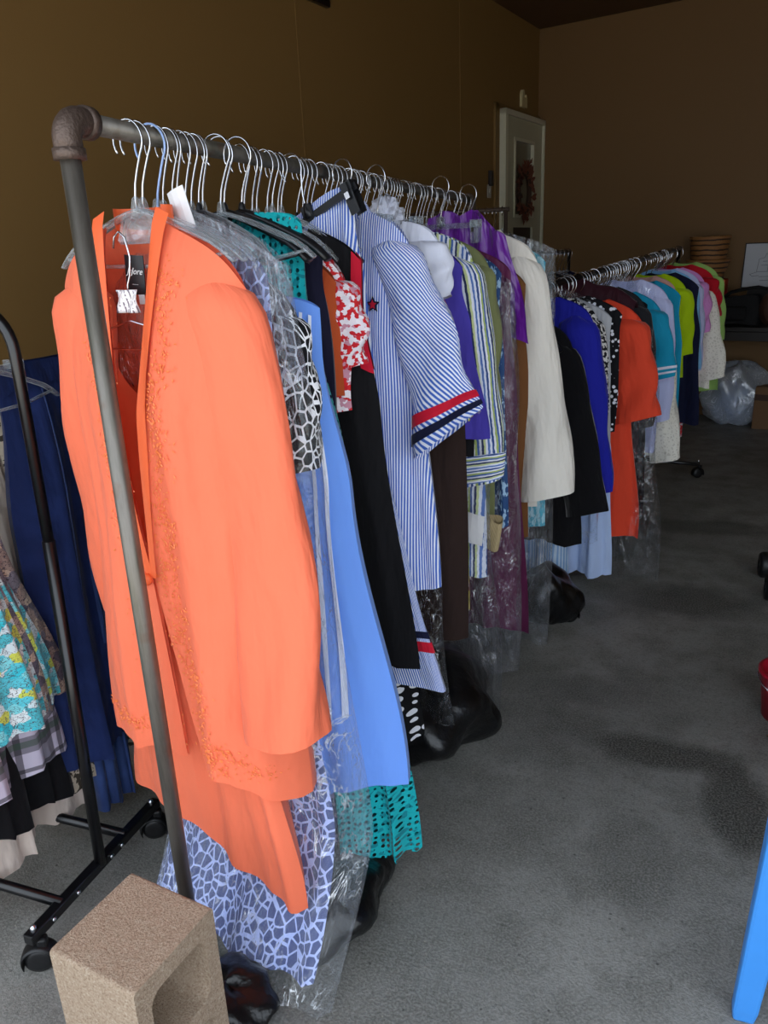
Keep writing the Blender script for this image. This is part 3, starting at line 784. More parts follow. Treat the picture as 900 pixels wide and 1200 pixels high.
bw = garment('net_dress', 'black dress with white net print peeking behind the light blue dress', 'dress', -.81, 1.315, -10, F['bwnet'], zc=1.48, sw=.19, nk=.07, slope=.42, zh=1.12, hw=.19, chest=.19, A=.01, k=3, seed=11, slv=(.30, .07, .07, .05, .03))
lbd = garment('strapless_dress', 'light blue cotton dress with two white stripes down its side', 'dress', -.785, 1.385, -6, F['lblue'], zc=1.43, sw=.165, nk=0, fd=0, slope=.02, zh=.30, hw=.295, chest=.205, D=.05, A=.017, k=1.8, seed=12, swing=.02, hemtilt=.06, nu=44)
Pl, _, Hl, UVl = root_data[lbd.name]
for a0 in (.78, .88):
    bm_ = MB()
    def f(i, j, a0=a0):
        p = Pl(a0 + .035 * i - .27 * j, .02 + .80 * j, -1); p.y -= .005; p.x += .002; return p, UVl(p)
    bm_.grid(3, 40, f); bm_.build('white_stripe', F['whiteband'], lbd)
hanger('c', RX + .03, 1.40, RZ, -5, 'clear hanger with notched arms above the light blue dress')

teal = garment('crochet_dress', 'teal crochet lace dress with scalloped hem below the light blue dress', 'dress', -.78, 1.455, -8, F['teal'], zc=1.585, sw=.10, nk=.0, fd=0, slope=.05, zh=.10, hw=.31, chest=.17, D=.06, A=.024, k=2.6, seed=14, hemzig=.018, nu=90)
garment('dress_lining', 'teal lining slip inside the crochet dress', 'dress', -.78, 1.457, -8, F['teallin'], zc=1.55, sw=.09, nk=0, slope=.05, zh=.16, hw=.27, chest=.16, D=.045, A=.022, k=2.6, seed=14)
hanger('k', RX + .045, 1.455, RZ, -6, 'black plastic hanger carrying the teal crochet dress')
hanger('k', RX + .02, 1.43, RZ, -8, 'black plastic hanger in front of the teal dress hanger')
nv_ = garment('navy_blouse', 'dark navy top squeezed between the teal dress and red flower blouse', 'top', -.83, 1.54, -8, F['navy'], zc=1.56, sw=.16, nk=.06, slope=.42, zh=1.1, hw=.17, A=.006, seed=15)
garment('blue_flower_dress', 'dark blue flower print dress whose hem shows left of the teal lace', 'dress', -.83, 1.42, -10, F['bluefl'], zc=1.45, sw=.15, nk=.05, slope=.4, zh=.12, hw=.2, A=.012, seed=16)
garment('rust_top', 'rust orange top beside the red flower blouse', 'top', -.825, 1.575, -8, F['rust'], zc=1.51, sw=.165, nk=.06, slope=.42, zh=1.2, hw=.17, A=.006, seed=18)
garment('flower_blouse', 'red and white flower print blouse with short sleeves', 'blouse', -.83, 1.615, -8, F['redfl'], zc=1.53, sw=.185, nk=.06, slope=.42, zh=1.16, hw=.18, A=.006, seed=19, slv=(.2, .065, .065, .06, .02))
bd = garment('black_dress', 'long black dress with bright red edge next to the flower blouse', 'dress', -.835, 1.69, -9, F['black'], zc=1.56, sw=.195, nk=.06, slope=.40, zh=.50, hw=.30, chest=.22, swing=.02, A=.01, k=2, seed=20, edge=(F['red'], .11, .25), D=.04)
for yy in (1.52, 1.60, 1.66): pass
# --- pinstripe trousers + shirt
tr_ = garment('striped_trousers', 'blue and white pinstripe trousers clipped at the waist', 'trousers', -.825, 1.775, -12, F['pin'], zc=1.60, toptilt=.065, sw=.14, nk=0, fd=0, slope=0, zh=.97, hw=.18, chest=.165, A=.012, k=3.5, seed=22)
Pt, _, Ht, UVt = root_data[tr_.name]
for s, nm in ((-1, 'leg'), (1, 'leg')):
    lm = MB()
    def fl_(i, j, s=s):
        a = 2 * PI * i; t = j; rx = .105 - .0 * t; cx = s * .085 - .02 + .15 * t + (.03 * t if s > 0 else 0)
        p = Vector((cx + math.cos(a) * rx * (1 + .05 * math.sin(8 * t + a)), math.sin(a) * .032 + .008 * math.sin(3 * a + 5 * t), .05 - .62 * t)); return p, (i * .6, t * .6)
    lm.grid(24, 18, fl_); lo_ = lm.build(nm, F['pin'], tr_)
    for t0, t1, mt in ((.74, .77, F['navy2']), (.785, .83, F['red'])):
        b2 = MB()
        def fb2(i, j, s=s, t0=t0, t1=t1):
            p, u = fl_(i, t0 + (t1 - t0) * j, s); c = Vector((s * .085 - .02 + .15 * t0, 0, p.z)); return p + (p - c).normalized() * .004, u
        b2.grid(24, 2, fb2); b2.build('trim_band', mt, lo_)
hanger('tk', RX + .005, 1.762, RZ, -14, 'black clip hanger gripping the pinstripe trousers', tilt=-24)
sh = garment('striped_shirt', 'blue and white pinstripe shirt with red and navy sleeve bands', 'shirt', -.79, 1.90, -12, F['pin'], zc=1.60, sw=.205, nk=.07, fd=.04, slope=.34, zh=.62, hw=.27, chest=.215, D=.05, A=.012, k=2, seed=24,
             slv=(.46, .07, .085, .36, .10, .02, .8), opening=(.45, .1, .05), uvrot=.5, slvmat=F['pinslv'], collar=(F['pin'], .03, .02), nu=44)
for i_ in (0, 1):
    ring_band(sh, i_, .84, .89, F['red']); ring_band(sh, i_, .915, .955, F['navy2'])
Ps, _, Hs, UVs = root_data[sh.name]
st = MB(); p = Ps(.60, .21, -1)
for r_, n_ in ((.020, 5),):
    c0 = st.vert((0, -.001, 0))
    for q in range(10):
        a = PI / 2 + q * PI / 5; rr = r_ if q % 2 == 0 else r_ * .5; st.vert((rr * math.cos(a), 0, rr * math.sin(a)))
    for q in range(10): st.f.append((c0, c0 + 1 + q, c0 + 1 + (q + 1) % 10))
so_ = st.build('star_patch', F['navy2'], sh, False, loc=(p.x, p.y - .012, p.z), solid_=.002)
st2 = MB(); c0 = st2.vert((0, -.001, 0))
for q in range(10):
    a = PI / 2 + q * PI / 5; rr = .012 if q % 2 == 0 else .006; st2.vert((rr * math.cos(a), 0, rr * math.sin(a)))
for q in range(10): st2.f.append((c0, c0 + 1 + q, c0 + 1 + (q + 1) % 10))
st2.build('star_centre', F['red'], so_, False, loc=(0, -.002, 0), solid_=.001)
hanger('tc', RX + .07, 1.93, RZ, -18, 'clear clip hanger behind the collar of the pinstripe shirt')
garment('dotted_skirt', 'black skirt with white dots, only its hem showing under the pinstripe trousers', 'skirt', -.80, 1.83, -8, F['dots'], zc=.75, sw=.14, nk=0, slope=0, zh=.16, hw=.225, A=.012, seed=25)
garment('brown_jacket', 'dark brown jacket beside the white studded top', 'jacket', -.725, 2.0, -12, F['brown'], zc=1.52, sw=.155, nk=.05, slope=.55, zh=.42, hw=.25, chest=.245, A=.006, k=2, seed=26)
wt_ = garment('studded_top', 'white cap sleeved top with dark studs at the neck', 'top', -.755, 2.06, -12, F['whitetop'], zc=1.575, sw=.195, nk=.09, fd=.05, slope=.24, zh=.56, hw=.27, chest=.20, A=.01, k=2, seed=27, slv=(.16, .075, .075, .12, .05))
Pw, _, Hw, UVw = root_data[wt_.name]
sb = MB(); rnd = random.Random(8)
for _ in range(34):
    p = Pw(rnd.uniform(.05, .45), rnd.uniform(.02, .13), -1); r_ = rnd.uniform(.0015, .004); sb.box((p.x, p.y - .004, p.z), (r_ * 2, .003, r_ * 2))
sb.build('studs', 'blackplastic', wt_, False)['kind'] = 'stuff'
garment('red_blouse', 'red blouse glimpsed between the brown jacket and violet tunic', 'top', -.745, 2.10, -12, F['red'], zc=1.5, sw=.17, nk=.06, slope=.4, zh=1.10, hw=.24, A=.006, seed=28)
vt = garment('violet_tunic', 'violet tunic with yellow embroidered flowers near its hem', 'tunic', -.715, 2.15, -12, F['purple'], zc=1.53, sw=.19, nk=.06, slope=.42, zh=.99, hw=.27, chest=.215, A=.007, seed=29)
Pv, _, Hv, UVv = root_data[vt.name]; F['yellow'] = cloth('yellow thread', 'd9d838', .8); F['greyth'] = cloth('grey thread', '8a86a8', .8)
for a_, v_, m_, r_ in ((.80, .86, 'yellow', .015), (.78, .66, 'yellow', .008), (.62, .80, 'greyth', .012), (.93, .83, 'greyth', .007)):
    fl = MB(); c0 = fl.vert((0, -.003, 0))
    for q in range(20): a = 2 * PI * q / 20; rr = r_ * (1 + .25 * math.cos(5 * a)); fl.vert((rr * math.cos(a), 0, rr * math.sin(a)))
    for q in range(20): fl.f.append((c0, c0 + 1 + q, c0 + 1 + (q + 1) % 20))
    p = Pv(a_, v_, -1); fl.build('flower_motif', F[m_], vt, False, loc=(p.x, p.y - .005, p.z))
garment('black_cardigan', 'black cardigan between the white top and the striped blouse', 'cardigan', -.74, 2.19, -12, F['black'], zc=1.5, sw=.195, nk=.06, slope=.42, zh=.93, hw=.25, A=.008, seed=30)
garment('mustard_dress', 'mustard leaf print dress behind the white top hem', 'dress', -.735, 2.23, -12, F['mustard'], zc=1.5, sw=.17, nk=.06, slope=.42, zh=.40, hw=.21, A=.008, seed=31)
ms = garment('striped_blouse', 'blue green and white striped blouse with turned up cuffs', 'blouse', -.72, 2.29, -14, F['multi'], zc=1.55, sw=.20, nk=.07, slope=.36, zh=.50, hw=.24, chest=.21, D=.045, A=.012, k=2, seed=32, slv=(.66, .085, .085, .13, .06), nu=40)
for i_ in (0, 1): ring_band(ms, i_, .86, .985, F['multicuff'], 'cuff', .009)
hanger('tc', RX + .09, 2.12, RZ, -18, 'clear clip hanger above the studded white top')
garment('olive_cardigan', 'olive green cardigan next to the striped blouse', 'cardigan', -.695, 2.40, -14, F['olive'], zc=1.535, sw=.195, nk=.06, slope=.38, zh=.62, hw=.22, A=.008, k=2, seed=33, slv=(.5, .075, .06, .07, .02))
bb = garment('blue_print_dress', 'dark blue print dress in film beside the olive cardigan', 'dress', -.675, 2.47, -14, F['bluepr'], zc=1.50, sw=.195, nk=.06, slope=.4, zh=.62, hw=.235, A=.012, seed=34)
pl = garment('plum_dress', 'long plum dress inside a crinkled clear bag', 'dress', -.655, 2.54, -14, F['plum'], zc=1.50, sw=.19, nk=.06, slope=.4, zh=.19, hw=.27, chest=.215, A=.012, seed=35)
film_bag('crinkled clear bag over the plum and blue print dresses', -.665, 2.50, -16, 1.47, .06, .225, .27, .085, 'filmheavy', 21, .014)
film_bag('clear bag hem reaching the floor under the striped blouse', -.70, 2.25, -16, 1.2, .03, .2, .30, .06, 'film', 23, .016)
film_bag('clear bag below the pinstripe trousers above the black sack', -.76, 1.96, -14, 1.2, .07, .18, .26, .05, 'film', 25, .014)
sat = MB()
def satf(i, j):
    a = -1 + 2 * i; z = .0 - .33 * j + .01 * math.sin(8 * a) - .10 * abs(max(0, a - .1)) ** 1.3; return Vector((a * (.14 + .10 * j), .03 * math.sin(5 * a + 6 * j) * j + .006 * math.sin(14 * a) - .0, z)), (a * .2, z)
sat.grid(36, 24, satf)
def satb(i, j):
    p, u = satf(1 - i, j); p.y += .03 * (1 - abs(1 - 2 * i) ** 4); return p, u
sat.grid(36, 24, satb)
sr_ = empty('satin_skirt', (-.635, 2.585, 1.265), math.radians(-16)); tag(sr_, 'bright purple satin skirt clipped to a clear hanger', 'skirt')
sat.build('skirt_panel', F['satin'], sr_, loc=(0, 0, .345))
hanger('tc', RX + .14, 2.59, RZ, -16, 'clear clip hanger holding the purple satin skirt')
garment('tan_coat', 'tan brown suede coat edge left of the cream jacket', 'coat', -.62, 2.62, -14, F['tan'], zc=1.46, sw=.19, nk=.06, slope=.42, zh=.52, hw=.215, A=.006, seed=36)
cj = garment('cream_jacket', 'cream wool jacket with long sleeve in the middle of the pipe rack', 'jacket', -.605, 2.70, -16, F['cream'], zc=1.545, sw=.20, nk=.06, slope=.36, zh=.62, hw=.22, A=.008, k=2, seed=37, slv=(.80, .085, .105, .17, .06), D=.045, collar=(F['cream'], .02, .02))
garment('turquoise_print_dress', 'turquoise print dress in film right of the cream jacket', 'dress', -.59, 2.80, -16, F['cyan'], zc=1.51, sw=.2, nk=.06, slope=.3, zh=.5, hw=.22, A=.01, seed=38)
film_bag('clear bag over the turquoise print dress right of the cream jacket', -.585, 2.80, -16, 1.545, .03, .225, .245, .06, 'filmheavy', 27, .012, slope=.22)
hanger('c', RX + .2, 2.72, RZ - .02, -16, 'clear double arm hanger in the neck of the cream jacket')
# beige cuff with white price tag
bc = empty('beige_cuffed_sleeve', (-.555, 2.36, .60), math.radians(-14)); tag(bc, 'beige striped sleeve end hanging below the striped blouse', 'sleeve')
cfm = MB(); cfm.grid(22, 8, lambda i, j: (Vector((math.cos(2 * PI * i) * (.034 + .012 * j) + .05, math.sin(2 * PI * i) * .014, .10 - .12 * j + .01 * math.sin(4 * PI * i))), (i * .3, j * .12)))
cfm.build('cuff', F['beige'], bc, rot=(.25, .35, 0)); 
ptg = MB(); ptg.grid(3, 4, lambda i, j: (Vector((-.03 + .06 * i, -.004 * math.sin(3 * i + 2 * j), -.10 * j)), (i, j)))
tgo = ptg.build('price_tag', 'white', None, False, solid_=.0012, loc=(-.505, 2.16, .735), rot=(0, .12, -.25)); tag(tgo, 'white price tag hanging over the striped blouse', 'tag')

# --- crowd of hooks with hangers pressed between the garments
rnd = random.Random(12)
ys = [1.255, 1.285, 1.30, 1.325, 1.345, 1.37, 1.385, 1.545, 1.58, 1.60, 1.65, 1.675, 1.70, 1.72, 1.80, 1.835, 1.86, 1.885, 1.96, 1.985, 2.02, 2.045, 2.085, 2.15, 2.175, 2.20, 2.24, 2.265, 2.31, 2.345, 2.37,
      2.41, 2.45, 2.47, 2.505, 2.53, 2.56, 2.63, 2.66, 2.69, 2.76, 2.80, 2.84, 2.90, 2.95, 2.98, 3.06, 3.10, 3.14, 3.25, 3.28, 3.33, 3.41, 3.50]
for i, yy in enumerate(ys):
    kind = 'k' if (1.29 < yy < 1.34 or i % 9 == 5) else 'c'
    xo = 0
    r = hanger(kind, RX + xo, yy, RZ, rnd.uniform(-16, 4), 'black plastic hanger among the crowded hooks of the pipe rack' if kind == 'k' else 'clear plastic hanger with bright hook in the crowded row on the pipe rack',
               'black hangers crowded on the pipe rack' if kind == 'k' else 'clear hangers crowded on the pipe rack')
    s = rnd.uniform(.92, 1.06); r.scale = (s * .8, s, s)
    if s: r.location.z = RZ + (.0155 + .002) * (1 - s)
tis = MB()
def tisf(i, j):
    th = 2 * PI * i; ph_ = PI * j; rr = .045 * (1 + .25 * math.sin(5 * th + 4 * ph_) + .15 * math.sin(9 * th - 7 * ph_)); return Vector((rr * math.sin(ph_) * math.cos(th), rr * .8 * math.sin(ph_) * math.sin(th), rr * math.cos(ph_))), (i, j)
tis.grid(28, 16, tisf); tag(tis.build('tissue_wad', F['whitetop'], None, loc=(-.80, 2.28, 1.60)), 'crumpled white tissue stuffed between hangers on the pipe rack', 'tissue')

# ------------------------------------------------------------------ second rack
A2 = Vector((-.53, 2.98, 1.33)); B2 = Vector((.05, 5.38, 1.447))
D2 = (B2 - A2); L2 = D2.length; ang2 = math.degrees(math.atan2(D2.y, D2.x)) - 90
r2 = empty('rolling_clothes_rack', (A2.x, A2.y, 0)); tag(r2, 'black rolling rack packed with tops behind the pipe rack', 'clothes rack')
d2 = Vector((D2.x, D2.y, 0)); e2 = d2.normalized(); q2 = Vector((e2.y, -e2.x, 0))
MB().tube([(0, 0, A2.z), (d2.x, d2.y, B2.z)], .013, 14).build('rail', 'blackmetal', r2)
def caster(parent, loc):
    c = MB()
    c.lathe([(0, -.014), (.020, -.016), (.031, -.012), (.033, 0), (.031, .012), (.020, .016), (0, .014)], 22, (0, 0, .033), 'x')
    co = c.build('caster', 'rubber', parent, loc=loc, rot=(0, 0, -1.05))
    hd = MB()
    def hood(i, j):
        a = math.radians(-25 + 230 * i); x = -.021 + .042 * j; r = .0385 - .004 * abs(2 * j - 1) ** 4
        return Vector((x, r * math.cos(a), .033 + r * math.sin(a))), (i, j)
    hd.grid(18, 6, hood); hd.build('hood', 'rubber', co, solid_=.002)
    f2 = MB(); f2.box((0, .012, .075), (.022, .022, .026)); f2.build('fork', 'rubber', co, False, .005)
    s2 = MB(); s2.lathe([(0, .124), (.006, .122), (.008, .114), (.006, .106), (.006, .08)], 10); s2.build('stem', 'chrome', co)
    return co
for t in (0.02, .98):
    p = d2 * t
    MB().tube([(p.x, p.y, .09), (p.x, p.y, A2.z + (B2.z - A2.z) * t)], .0125, 12).build('post', 'blackmetal', r2)
    MB().tube([tuple(p - q2 * .24 + Vector((0, 0, .09))), tuple(p + q2 * .24 + Vector((0, 0, .09)))], .0125, 10).build('base_bar', 'blackmetal', r2)
    for s in (-1, 1): caster(r2, tuple(p + q2 * .23 * s))
MB().tube([(0, 0, .13), (d2.x, d2.y, .13)], .011, 10).build('lower_rail', 'blackmetal', r2)
def on2(y):
    t = (y - A2.y) / D2.y; return A2 + D2 * t
def g2(y, name, label, cat, mat, dx=0, yaw=None, **k):
    p = on2(y); zc = k.pop('zc', p.z - .115)
    return garment(name, label, cat, p.x + dx, y, (ang2 - 4) if yaw is None else yaw, F[mat], zc=zc, group='clothes on the black rolling rack', **k)
def h2(y, kind='c'):
    p = on2(y)
    r = hanger(kind, p.x, y, p.z, ang2 + rnd.uniform(-26, 20), 'black hanger with bright chrome hook in the packed row on the rolling rack', 'hangers on the rolling rack'); r.scale = (.85, 1, 1)
yy = 3.02
while yy < 5.33:
    h2(yy, 'f'); yy += rnd.choice((.03, .035, .04, .05, .11))
g2(3.07, 'velvet_jacket', 'black velvet jacket at the near end of the rolling rack', 'jacket', 'velvet', zc=1.225, sw=.19, nk=.06, slope=.42, zh=.34, hw=.25, A=.008, seed=51, slv=(.66, .08, .085, .22, .03), D=.045)
g2(3.16, 'royal_blue_jacket', 'royal blue jacket with long sleeve behind the black velvet jacket', 'jacket', 'royal', dx=.015, zc=1.31, sw=.215, nk=.06, slope=.32, zh=.58, hw=.22, A=.008, seed=52, slv=(.70, .085, .08, .14, .03), D=.045, opening=(.4, .3, .05))
g2(3.22, 'ticking_trousers', 'light blue striped trousers with low hem under the black jacket', 'trousers', 'lbstripe', dx=-.05, zc=.9, sw=.15, nk=0, slope=0, zh=.10, hw=.2, A=.01, seed=53)
g2(3.27, 'speckled_blouse', 'black and white speckled blouse beside the royal blue jacket', 'blouse', 'leop', dx=0.02, zc=1.30, sw=.20, nk=.06, slope=.36, zh=.42, hw=.24, A=.01, seed=54, slv=(.5, .075, .06, .10, .02))
g2(3.32, 'silver_blouse', 'silver grey satin blouse next to the speckled blouse', 'blouse', 'silver', dx=0.04, zc=1.29, sw=.21, nk=.06, slope=.36, zh=.55, hw=.23, A=.012, seed=55)
g2(3.37, 'blossom_dress', 'black dress with white blossoms left of the coral dress', 'dress', 'bwfl', dx=0.06, zc=1.30, sw=.215, nk=.06, slope=.36, zh=.75, hw=.22, A=.008, seed=56)
g2(3.40, 'pale_blue_trousers', 'pale blue trousers hanging low beneath the coral dress', 'trousers', 'paleblue', dx=.09, zc=.9, sw=.14, nk=0, slope=0, zh=.06, hw=.18, A=.012, seed=57)
g2(3.43, 'periwinkle_top', 'periwinkle blue top under film left of the coral dress', 'top', 'peri', dx=-.02, zc=1.2, sw=.19, nk=.06, slope=.4, zh=.76, hw=.22, A=.008, seed=58, slv=(.34, .07, .075, .1, .03))
g2(3.50, 'coral_dress', 'coral red belted shirt dress on the rolling rack', 'dress', 'coral', dx=.10, zc=1.275, sw=.22, nk=.06, slope=.36, zh=.23, hw=.27, chest=.2, D=.05, A=.018, k=2.2, seed=59, slv=(.42, .09, .10, .18, .06), nu=40)
film_bag('clear film over the speckled and silver blouses beside the coral dress', on2(3.36).x - .02, 3.36, ang2, 1.33, .24, .22, .25, .06, 'film', 41, .012, group='clear film bags on the rolling rack')
film_bag('large clear bag hanging to the floor under the rolling rack', on2(3.56).x + .20, 3.52, ang2 - 2, 1.2, .02, .15, .25, .06, 'film', 43, .012, group='clear film bags on the rolling rack')
dr = MB()
dr.grid(24, 12, lambda i, j: (Vector((-.22 + .44 * i, .10 * (j - .5) + .0, .05 * math.cos(2.4 * (i - .5)) - .05 * abs(i - .4) - .10 * (abs(j - .5) * 2) ** 2 + .008 * math.sin(14 * i + 6 * j))), (i * .4, j * .2)))
do = dr.build('folded_shawl', F['maroon'], None, loc=(on2(3.62).x + .04, 3.62, 1.30), rot=(0, .12, math.radians(ang2))); tag(do, 'dark maroon shawl draped over hangers on the rolling rack', 'shawl')
g2(3.68, 'charcoal_blazer', 'charcoal blazer behind the coral dress', 'blazer', 'charcoal', dx=0.08, zc=1.315, sw=.2, nk=.06, slope=.36, zh=.55, hw=.22, A=.008, seed=60, slv=(.55, .08, .075, .1, .02))
g2(3.80, 'black_trousers', 'long black trousers right of the coral dress', 'trousers', 'black', dx=.10, zc=1.25, sw=.15, nk=0, slope=0, zh=.22, hw=.19, A=.01, seed=61)
tq = g2(3.92, 'turquoise_tee', 'turquoise tee with white striped hem between coral and white garments', 'shirt', 'turq', dx=.09, zc=1.28, sw=.2, nk=.06, slope=.4, zh=.75, hw=.2, A=.008, seed=62, slv=(.32, .075, .085, .2, .03))
ring_band(tq, 1, .82, .86, F['whiteband']); ring_band(tq, 1, .90, .93, F['whiteband'])
g2(4.02, 'lilac_blouse', 'pale lilac blouse in film beside the lime green tee', 'blouse', 'lilac', dx=0.08, zc=1.33, sw=.21, nk=.06, slope=.34, zh=.5, hw=.2, A=.01, seed=63, slv=(.6, .075, .06, .08, .02))
g2(4.12, 'cream_lace_jacket', 'cream lace jacket hanging below the film wrapped blouse', 'jacket', 'lace', dx=.06, zc=1.24, sw=.2, nk=.06, slope=.4, zh=.45, hw=.23, A=.01, seed=64, slv=(.72, .075, .07, .16, .03))
film_bag('shiny film wrap over the pale lilac blouse', on2(4.03).x + .01, 4.03, ang2 - 4, 1.35, .80, .225, .23, .06, 'filmheavy', 45, .016, group='clear film bags on the rolling rack')
g2(4.30, 'turquoise_dress', 'long turquoise dress left of the lime green tee', 'dress', 'turq', dx=0.08, zc=1.31, sw=.2, nk=.06, slope=.4, zh=.50, hw=.24, A=.008, seed=65)
g2(4.40, 'pink_shirt', 'dusty pink shirt peeking behind the lime green tee', 'shirt', 'pinkish', dx=0.05, zc=1.33, sw=.17, nk=.06, slope=.38, zh=.8, hw=.2, A=.008, seed=66)
g2(4.48, 'lime_tee', 'bright lime green tee on the rolling rack', 'shirt', 'lime', dx=.07, zc=1.335, sw=.195, nk=.06, slope=.34, zh=.8, hw=.2, A=.01, seed=67, slv=(.36, .08, .075, .1, .04))
g2(4.62, 'navy_dress', 'navy crepe dress right of the lime green tee', 'dress', 'navy2', dx=.09, zc=1.335, sw=.2, nk=.06, slope=.42, zh=.52, hw=.26, chest=.23, A=.008, seed=68)
g2(4.76, 'sky_blue_shirt', 'sky blue shirt between the navy dress and pink shirt', 'shirt', 'sky', dx=.05, zc=1.345, sw=.19, nk=.06, slope=.38, zh=.7, hw=.21, A=.008, seed=69, slv=(.48, .07, .07, .12, .03))
g2(4.84, 'lavender_blouse', 'lavender blouse next to the sky blue shirt', 'blouse', 'lilac', dx=.05, zc=1.35, sw=.2, nk=.06, slope=.38, zh=.62, hw=.22, A=.008, seed=70, slv=(.5, .07, .06, .08, .02))
g2(4.92, 'orchid_shirt', 'orchid pink shirt near the far end of the rolling rack', 'shirt', 'pink', dx=.06, zc=1.35, sw=.2, nk=.06, slope=.36, zh=.7, hw=.21, A=.008, seed=71, slv=(.3, .07, .07, .08, .03))
g2(5.02, 'white_lace_cardigan', 'white lace cardigan with wide sleeve near the rack end', 'cardigan', 'lace', dx=.07, zc=1.31, sw=.2, nk=.06, slope=.42, zh=.65, hw=.24, A=.01, seed=72, slv=(.52, .08, .085, .22, .03))
g2(5.12, 'crimson_shirt', 'crimson red shirt between orchid pink and pale green', 'shirt', 'red2', dx=.06, zc=1.36, sw=.21, nk=.06, slope=.34, zh=.8, hw=.22, A=.008, seed=73, slv=(.24, .07, .07, .14, .03))
g2(5.24, 'pale_green_dress', 'pale green dress last on the rolling rack', 'dress', 'pgreen', dx=.06, zc=1.37, sw=.21, nk=.06, slope=.34, zh=.60, hw=.26, A=.01, seed=74, slv=(.4, .075, .075, .12, .03))
g2(4.70, 'mixed_skirt', 'white and red print skirt hem low at the far end of the rolling rack', 'skirt', 'redfl', dx=.1, zc=.95, sw=.13, nk=0, slope=0, zh=.42, hw=.16, A=.012, seed=75)

# ------------------------------------------------------------------ far racks behind
r3 = empty('far_clothes_rack', (-.90, 4.6, 0)); tag(r3, 'far pipe rack glimpsed behind the end of the front pipe rack', 'clothes rack')
MB().tube([(.02, 0, 1.70), (-.72, 0, 1.70)], .012, 12).build('rail', 'fitting', r3)
for xx in (.0, -.7): MB().tube([(xx, 0, 0), (xx, 0, 1.70)], .012, 12).build('post', 'fitting', r3)
for i in range(11): hanger('c', -.92 - i * .045, 4.6, 1.70, 90 + rnd.uniform(-10, 10), 'clear hanger on the far rack beside the door', 'hangers on the far rack beside the door')
garment('black_far_coat', 'black ruffled coat on the far rack below the door', 'coat', -.91, 4.6, 80, F['black'], zc=1.585, sw=.2, nk=.06, slope=.35, zh=.7, hw=.22, A=.012, seed=80, slv=(.4, .08, .07, .1, .03))
garment('pink_far_cardigan', 'dusty pink cardigan on the far rack below the door', 'cardigan', -.97, 4.62, 84, F['pinkish'], zc=1.59, sw=.24, nk=.06, slope=.33, zh=.7, hw=.22, A=.01, seed=81, slv=(.4, .08, .07, .1, .03))
r4 = empty('short_clothes_rack', (-.66, 5.6, 0)); tag(r4, 'black rack end rising behind the rolling rack', 'clothes rack')
MB().tube([(0, 0, 1.452), (-.28, -1.1, 1.452)], .012, 12).build('rail', 'blackmetal', r4)
for t in (0, 1): MB().tube([(-.28 * t, -1.1 * t, 0), (-.28 * t, -1.1 * t, 1.452)], .012, 12).build('post', 'blackmetal', r4)
for i in range(14):
    t = .02 + i * .06; hanger('c', -.66 - .28 * t, 5.6 - 1.1 * t, 1.452, -14 + rnd.uniform(-8, 8), 'chrome hooked hanger on the short rack behind the rolling rack', 'hangers on the short rack')
for i, (t, m_, nm) in enumerate(((.12, 'navy2', 'dark navy coat'), (.35, 'charcoal', 'charcoal coat'), (.6, 'black', 'black coat'))):
    garment('hanging_coat', nm + ' on the short rack behind the rolling rack', 'coat', -.66 - .28 * t, 5.6 - 1.1 * t, -14, F[m_], zc=1.33, sw=.18, nk=.06, slope=.4, zh=.5, hw=.2, A=.008, seed=84 + i)

# ------------------------------------------------------------------ small rolling rack at left
c4 = empty('black_rolling_rack', (-1.22, 1.17, 0)); tag(c4, 'black tube rolling rack with casters left of the orange suit', 'clothes rack')
top = []
for i in range(9):
    a = PI / 2 * i / 8; top.append((-.09 + .09 * math.cos(a) + .02, .02, 1.345 + .09 * math.sin(a)))
MB().tube([(0, 0, .10), (.018, .015, .95)], .0135, 14).build('lower_post', 'blackmetal', c4)
MB().tube([(.018, .015, .93)] + top + [(-.9, .02, 1.435)], .0115, 14).build('upper_tube', 'blackmetal', c4)
MB().tube([(-.9, 0, .10), (-.9, .02, 1.435)], .0115, 12).build('far_post', 'blackmetal', c4)
for xx in (0, -.9):
    b = MB(); b.box((xx - .005, .0, .10), (.026, .47, .026)); b.build('base_bar', 'blackmetal', c4, False, .003)
    for yy in (-.215, .215): caster(c4, (xx - .005, yy, 0))
for yy in (-.13, .10): MB().tube([(0, yy, .105), (-.9, yy, .105)], .0125, 12).build('lower_rail', 'blackmetal', c4)
bl = MB(); bl.lathe([(0, 0), (.006, 0), (.006, .004), (0, .005)], 8, (0, 0, 0), 'x')
for yy in (-.17, -.09, .03, .07): bl.build('bolt', 'chrome', c4, loc=(.008, yy, .10))
def g4(x, name, label, cat, mat, y=1.2, yaw=90, **k): return garment(name, label, cat, x, y, yaw, F[mat], group='clothes on the small black rolling rack', **k)
g4(-1.36, 'denim_jumper', 'dark denim jumper with elastic waist on the small rolling rack', 'jumper', 'denim', y=1.43, zc=1.30, sw=.155, nk=0, slope=.0, zh=.27, hw=.20, chest=.18, D=.04, A=.014, k=2.4, seed=90, slv=None)
dj = bpy.data.objects['denim_jumper']
wb = body_band(dj, .0, .05, F['denim'], name='waistband', off=.006)
Pd, _, Hd, UVd = root_data[dj.name]
sm_ = MB()
for a0, v0, v1 in ((.25, .06, .98), (-.3, .06, .98)):
    sm_.tube([tuple(Pd(a0, v0 + (v1 - v0) * i / 24, -1) + Vector((0, -.002, 0))) for i in range(25)], .002, 5)
sm_.build('seams', F['denim2'], dj)
pk = MB(); pk.grid(4, 10, lambda i, j: (Pd(-.05 + .25 * i, .5 + .22 * j, -1) + Vector((0, -.004, 0)), (i * .1, j * .2))); pk.build('pocket', F['denim2'], dj)
